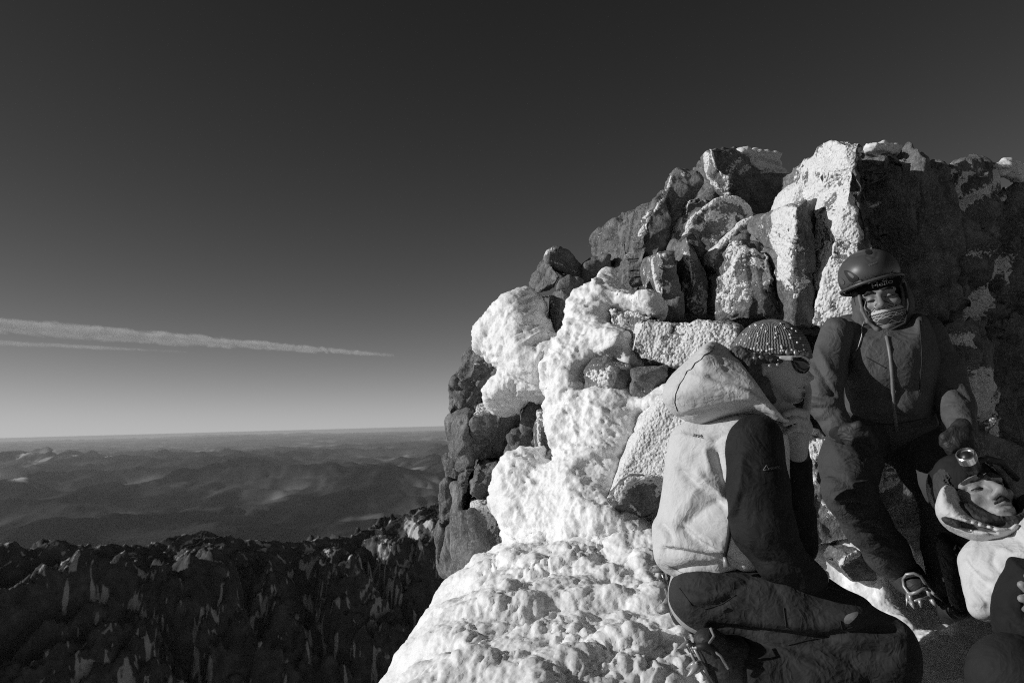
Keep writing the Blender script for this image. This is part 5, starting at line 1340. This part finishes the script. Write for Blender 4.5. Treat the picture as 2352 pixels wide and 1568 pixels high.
    link('chin_strap', *merge([tube([L(-.082, .02, .03), L(-.082, .045, -.04), L(-.06, .075, -.10), L(-.02, .088, -.128)], .006, 6), tube([L(-.09, -.01, .03), L(-.092, .02, -.06), L(-.065, .062, -.105)], .005, 6), tube([L(.084, .02, .03), L(.082, .05, -.05), L(.055, .072, -.11), L(-.02, .088, -.128)], .005, 6)]), STRAP, he)
    link('cord', *tube(np.concatenate([[P(1986, 736, 2.745)], on_surf((JV, JQ), [(1979, 752), (1979, 772), (1972, 795), (1966, 806)], .006)]), .002, 5), plain('pale_cord', .5, .7), jk)
    # seams
    seams('seam', (JV, JQ), [[(1940, 735), (1945, 800), (1938, 870), (1940, 950)], [(2112, 735), (2118, 820), (2112, 900)], [(1990, 820), (2035, 845)], [(1950, 965), (2050, 975), (2130, 960)]], plain('dark_seam', .02, .8), jk, .0018)
    # trousers
    tl = [([(1905, 1085), (1950, 1110), (1990, 1095)], .012, -.010), ([(1915, 1130), (1955, 1120), (1990, 1135)], .009, -.014), ([(1918, 1145), (1960, 1138), (1985, 1150)], .009, .013), ([(1930, 1162), (1965, 1158), (2000, 1165)], .009, -.012), ([(1960, 1200), (1990, 1190), (2030, 1205)], .010, .010), ([(1975, 1225), (2010, 1225), (2040, 1240)], .009, -.010), ([(1995, 1265), (2030, 1250), (2060, 1265)], .009, .009), ([(1910, 1020), (1940, 1060)], .014, .008), ([(2000, 1190), (2040, 1240), (2055, 1280)], .008, -.006)]
    dress('trousers', chain((1975, 1000, 2.80, 66), (1952, 1065, 2.72, 63), (1950, 1128, 2.63, 54), (1992, 1205, 2.68, 48), (2035, 1265, 2.73, 44), (2062, 1300, 2.75, 38)) + chain((2095, 1005, 2.82, 70), (2140, 1070, 2.72, 66), (2178, 1130, 2.62, 60), (2180, 1250, 2.69, 54), (2185, 1350, 2.76, 46)) + [C((1990, 985, 2.87, 72), (2090, 985, 2.87, 74))], PANT, b, .008, .03, lines=tl, amp=.006, seed=51)
    dress('glove', chain((1942, 992, 2.585, 24), (1962, 1000, 2.565, 27)) + chain((1962, 992, 2.55, 13), (1990, 998, 2.54, 11), (2008, 1012, 2.55, 9)) + chain((1965, 1004, 2.55, 13), (1992, 1014, 2.535, 11), (2006, 1028, 2.55, 9)) + chain((1962, 1014, 2.55, 13), (1985, 1028, 2.54, 11), (1996, 1042, 2.555, 9)) + chain((1955, 1020, 2.555, 12), (1972, 1040, 2.55, 10), (1978, 1052, 2.56, 8)) + chain((1948, 985, 2.56, 13), (1972, 978, 2.54, 11), (1990, 985, 2.54, 9)), GLOVE, b, .005, .008, amp=.003, seed=53)
    dress('glove', chain((2210, 985, 2.59, 24), (2206, 1006, 2.57, 27)) + chain((2192, 1008, 2.55, 12), (2180, 1026, 2.55, 10), (2182, 1042, 2.56, 8)) + chain((2202, 1014, 2.545, 12), (2194, 1036, 2.54, 10), (2200, 1050, 2.55, 8)) + chain((2213, 1014, 2.55, 12), (2210, 1036, 2.545, 10), (2214, 1048, 2.555, 8)) + chain((2224, 1010, 2.56, 11), (2226, 1028, 2.555, 9), (2226, 1040, 2.56, 8)) + chain((2190, 992, 2.565, 13), (2170, 1004, 2.56, 10), (2166, 1018, 2.565, 8)), GLOVE, b, .005, .008, amp=.003, seed=54)
    # boots
    FAR[0] = 1.03 * 1.045
    bt, _, _ = dress('boot', [C((2058, 1300, 2.66, 34), (2085, 1325, 2.62, 34)), C((2085, 1325, 2.62, 34), (2104, 1348, 2.55, 27)), E((2103, 1345, 2.545), (27, 30, 27))], BOOT, b, .005, .02, amp=.003, seed=56)
    p = lambda x, y, d: (x, y, d)
    cr = [tube(px3((2074, 1330, 2.54), (2082, 1318, 2.52), (2098, 1316, 2.51), (2114, 1322, 2.51), (2124, 1338, 2.51), (2132, 1350, 2.52)), .005, 8), tube(px3((2074, 1330, 2.54), (2076, 1346, 2.53), (2086, 1360, 2.51), (2092, 1364, 2.5)), .005, 8),
          tube(px3((2088, 1364, 2.5), (2105, 1360, 2.485), (2120, 1352, 2.485), (2132, 1350, 2.51)), .006, 8), tube(px3((2092, 1382, 2.5), (2112, 1376, 2.49), (2130, 1370, 2.5)), .005, 6),
          tube(px3((2090, 1364, 2.5), (2094, 1385, 2.5)), .007, 6), tube(px3((2130, 1352, 2.5), (2138, 1374, 2.5)), .007, 6)]
    cr += [spike(P(*a), P(*c), r) for a, c, r in [((2092, 1380, 2.5), (2100, 1398, 2.48), .010), ((2136, 1370, 2.5), (2152, 1396, 2.47), .011), ((2132, 1352, 2.5), (2164, 1380, 2.44), .007), ((2086, 1362, 2.52), (2082, 1390, 2.5), .008), ((2112, 1376, 2.49), (2116, 1396, 2.48), .008)]]
    link('crampon', *merge(cr), STEEL, bt)
    dress('boot', [C((2186, 1365, 2.66, 40), (2196, 1400, 2.60, 38)), E((2198, 1400, 2.57), (34, 60, 30))], BOOT, b, .006, .02, amp=.003, seed=57)
standing_climber()

# ------------------------------------------------------------------ the bearded climber low at the right edge
def seated_climber():
    FAR[0] = .93
    PALE2 = cloth('pale_shell_cloth', .60, .75, 1200, .12, .25, .05, .2)
    PUFF = cloth('dark_puffy_cloth', .040, .75, 900, .15, .5, .15, .4)
    BLK = cloth('black_fleece', .022, .9, 400, .5, .3, .2, .1)
    B = frame(27, 31, 17, (2270, 1112))
    HS = 1.06
    hc = P(2270, 1112, 2.28) - .082 * HS * B[1]
    pr, cut, post = head_prims(hc, B, HS)
    pr += [C((2320, 1180, 2.40, 44), (2350, 1230, 2.42, 60)), C((2380, 1260, 2.45, 110), (2450, 1480, 2.40, 110)), C((2290, 1260, 2.32, 44), (2270, 1390, 2.22, 36)), C((2270, 1390, 2.22, 34), (2340, 1400, 2.06, 22)),
           C((2440, 1500, 2.35, 80), (2330, 1560, 1.98, 60))]
    hand = [C((2390, 1385, 2.02, 24), (2370, 1380, 2.0, 24))]
    for y0, y1 in ((1362, 1342), (1376, 1374), (1392, 1400), (1406, 1422)):
        hand += chain((2375, y0, 2.0, 11), (2358, (y0 + y1) / 2, 1.985, 10.5), (2346, y1, 1.985, 9.5))
    hand += chain((2385, 1362, 1.99, 12), (2372, 1335, 1.975, 10), (2360, 1322, 1.98, 8.5))
    V, Q = solid(pr, .004 if not PREVIEW else .009, .010, cut=cut, post=post + hand)
    V = smooth(V, Q, 1)
    b = link('person', V, Q, cloth('tanned_skin', .27, .5, 500, .2, .12, .15, .35), label='squinting bearded climber with a headlamp on a dark hood, sitting low at the right edge', cat='person')
    L = lambda x, y, z: hc + HS * (x * B[0] + y * B[1] + z * B[2])
    bv = bvh_of(V, Q)
    # short beard and brows: thin coats on the face
    BRD = cloth('dark_beard', .045, .9, 900, .9, .8, .4, .2)
    brd = [f_cone(L(-.036, .056, -.088), .019, L(0, .074, -.110), .0215), f_cone(L(.036, .056, -.088), .019, L(0, .074, -.110), .0215), f_cone(L(-.018, .0895, -.0535), .0042, L(0, .0965, -.0495), .0045), f_cone(L(.018, .0895, -.0535), .0042, L(0, .0965, -.0495), .0045)]
    dress('beard', brd, BRD, b, .0035, .004, amp=.003, sc=(80, 80, 80), seed=61, post=[])
    dress('eyebrow', [f_cone(L(-.050, .064, .020), .006, L(-.013, .091, .021), .008)], BRD, b, .003, 0, amp=.0015, sc=(90, 90, 90))
    dress('eyebrow', [f_cone(L(.050, .064, .020), .006, L(.013, .091, .021), .008)], BRD, b, .003, 0, amp=.0015, sc=(90, 90, 90))
    for i in (-1, 1):
        link('eyelash', *tube([L(i * .045, .073, -.003), L(i * .031, .0805, -.0035), L(i * .017, .0775, -.004)], [.0018, .0036, .002], 6), BRD, b)
    dress('beanie', [f_ell(L(0, -.018, .048), (.080, .100, .090), B)], BLK, b, .005, 0, cut=[f_ell(L(0, .10, -.062), (.14, .115, .110), B)], amp=.002)
    # puffy hood and collar
    hood = [f_ell(L(.006, -.004, .018), (.096, .088, .112), B), C((2216, 1168, 2.26, 16), (2258, 1196, 2.235, 22)), C((2258, 1196, 2.235, 22), (2318, 1202, 2.23, 26)), C((2318, 1202, 2.23, 26), (2362, 1160, 2.26, 26)), C((2290, 1210, 2.27, 40), (2400, 1190, 2.36, 60))]
    op = [f_ell(L(.004, .105, -.012), (.080, .105, .088), B)]
    hl = [([(2200, 1120), (2214, 1150), (2244, 1176), (2280, 1186)], .006, -.006), ([(2194, 1110), (2206, 1146), (2236, 1176)], .005, .005), ([(2235, 1186), (2280, 1196), (2330, 1190)], .007, .008), ([(2245, 1200), (2290, 1208), (2330, 1202)], .007, -.009), ([(2255, 1172), (2300, 1178), (2335, 1168)], .006, -.006)]
    pj, _, _ = dress('puffy_hood', hood, PUFF, b, .006, .02, cut=op + [f_ell(L(0, 0, -.01), (.084, .110, .125), B)], lines=hl, amp=.004, seed=63, sc=(12, 12, 12))
    # outer pale jacket: loose hood edge and shoulder
    hd = [(2150, 1182), (2158, 1148), (2170, 1124), (2192, 1114), (2208, 1150), (2228, 1182), (2262, 1206), (2320, 1222), (2340, 1205), (2352, 1215), (2310, 1240), (2260, 1246), (2210, 1232), (2168, 1212)]
    shl = [(2206, 1280), (2214, 1254), (2240, 1234), (2280, 1228), (2318, 1220), (2338, 1196), (2380, 1176), (2480, 1180), (2480, 1460), (2330, 1430), (2275, 1424), (2242, 1408), (2232, 1372), (2220, 1335), (2207, 1305)]
    jl = [([(2325, 1240), (2300, 1255), (2285, 1268), (2278, 1290), (2290, 1308), (2310, 1322)], .0045, -.007), ([(2215, 1290), (2240, 1320), (2265, 1340)], .010, -.009), ([(2225, 1280), (2255, 1310), (2280, 1325)], .010, .008), ([(2230, 1340), (2255, 1368), (2272, 1390)], .009, -.009), ([(2245, 1335), (2270, 1360)], .010, .008), ([(2300, 1260), (2330, 1275), (2350, 1270)], .010, .008), ([(2240, 1395), (2270, 1402)], .008, -.007), ([(2240, 1245), (2235, 1290), (2260, 1330)], .006, .005), ([(2320, 1225), (2350, 1250)], .006, -.006)]
    jk, _, _ = dress('jacket', [pillow(shl, 2.26, .17, .12, 6, 0, 1), C((2232, 1290, 2.22, 26), (2255, 1390, 2.16, 30))], PALE2, b, .006, .03, lines=jl, amp=.003, seed=65, sc=(8, 8, 8))
    dress('loose_hood', [pillow(hd, 2.27, .10, .035, 10, 10, 1)], PALE2, jk, .005, 0, cut=[pillow([(2160, 1184), (2215, 1196), (2300, 1218), (2290, 1228), (2215, 1216), (2172, 1200)], 2.18, .07, .01, 0, 0, 1)], amp=.003, seed=66, lines=[([(2180, 1125), (2184, 1190)], .003, -.003)])
    dress('inner_flap', [pillow([(2202, 1192), (2230, 1190), (2280, 1206), (2310, 1220), (2300, 1234), (2250, 1226), (2206, 1212)], 2.21, .010, .008, 0, 10, 1)], cloth('grey_lining', .10, .7), jk, .004, 0, amp=.002)
    dress('lining', [pillow([(2158, 1184), (2200, 1192), (2208, 1214), (2185, 1208), (2166, 1198)], 2.215, .012, .01, 0, 10, 1)], PUFF, jk, .004, 0, amp=.004)
    z = [P(2204 + i * 4.3, 1186 + i * 1.05 + .006 * (i * 4.3) ** 1.55, 2.195 + .001 * i) for i in range(25)]
    link('zip', *balls(z, .0017, 6), plain('pale_zip', .6, .4), jk)
    # dark mitten arm in front, knee at the bottom
    dress('mitten', [pillow([(2276, 1440), (2275, 1380), (2290, 1332), (2310, 1302), (2311, 1286), (2322, 1276), (2345, 1282), (2420, 1282), (2420, 1500), (2310, 1490), (2288, 1462)], 2.06, .075, .06, 0, 0, 1)], BLK, b, .006, 0, amp=.003, seed=67, lines=[([(2320, 1400), (2345, 1425), (2380, 1440)], .010, .008), ([(2310, 1415), (2335, 1445)], .010, -.008)],
          cut=[pillow([(2348, 1350), (2346, 1420), (2420, 1430), (2420, 1340)], 1.98, .05, .01, 0, 0, 1)])
    dress('trousers', [E((2322, 1555, 1.96), (84, 84, 92)), C((2322, 1555, 1.96, 84), (2480, 1500, 2.3, 100)), C((2330, 1570, 1.96, 74), (2330, 1760, 2.0, 60))], cloth('black_trouser_cloth', .020, .8, 900, .2, .2), b, .008, .03, amp=.004, seed=68)
    # headlamp
    f = frame(-20, 42, -12, (2219, 1046))
    c = P(2219, 1046, 2.24); m_ = 2.24 * FAR[0] / FOC
    X_, Fd, U_ = f
    def disc(c0, r0, r1, d0, d1, n=28):
        th = np.arange(n) * 2 * math.pi / n; ring = lambda r, d: c0 + d * Fd + r * (np.cos(th)[:, None] * X_ + np.sin(th)[:, None] * U_)
        V = np.concatenate([ring(r0, d0), ring(r1, d1)]); Q = np.array([(i, (i + 1) % n, n + (i + 1) % n, n + i) for i in range(n)]); return V, Q
    R0 = 21 * m_
    hl_, _, _ = dress('headlamp', [f_cone(c - Fd * .035, R0 * .8, c - Fd * .010, R0 * .82), C((2232, 1072, 2.27, 18), (2226, 1056, 2.25, 16))], plain('black_plastic', .02, .4, 0, .5), b, .004, .01, amp=0)
    link('bezel', *merge([disc(c, R0, R0, -.016, .006), disc(c, R0, R0 * .88, .006, .008), disc(c, R0 * .88, R0 * .80, .008, .001)]), plain('bright_metal', .65, .22, .9), hl_)
    link('reflector', *merge([disc(c, R0 * .82, R0 * .40, .002, -.006), disc(c, R0 * .40, R0 * .36, -.006, .001), disc(c, R0 * .36, R0 * .02, -.004, -.004)]), plain('reflector_metal', .55, .18, .8), hl_)
    link('lamp_bulb', *balls([c - Fd * .002], .005), plain('lamp_glass', .8, .1, 0, .9), hl_)
    link('strap', *tube([P(2232, 1062, 2.26), P(2262, 1052, 2.28), P(2300, 1062, 2.33), P(2335, 1098, 2.40)], .010, 6), STRAP, hl_)
seated_climber()
FAR[0] = 1.0
# pack lying behind
PK = cloth('dark_pack_cloth', .016, .7, 900, .3, .4)
Vp, Qp = solid([pillow([(2150, 1238), (2162, 1222), (2200, 1236), (2235, 1250), (2260, 1300), (2250, 1400), (2190, 1400), (2172, 1330), (2160, 1280)], 2.50, .10, .06, 0, 0, 1)], .008, 0)
Vp = wrinkle(Vp, Qp, .008, (10, 10, 10), 71)
pk = link('backpack', Vp, Qp, PK, label='dark backpack standing on the snow behind the pale shoulder at the right', cat='backpack')
link('buckle', *tube([P(2192, 1262, 2.40), P(2196, 1252, 2.40), P(2206, 1258, 2.40), P(2212, 1278, 2.40), P(2206, 1284, 2.40), P(2196, 1272, 2.40)], .003, 5), plain('grey_plastic', .25, .5), pk)
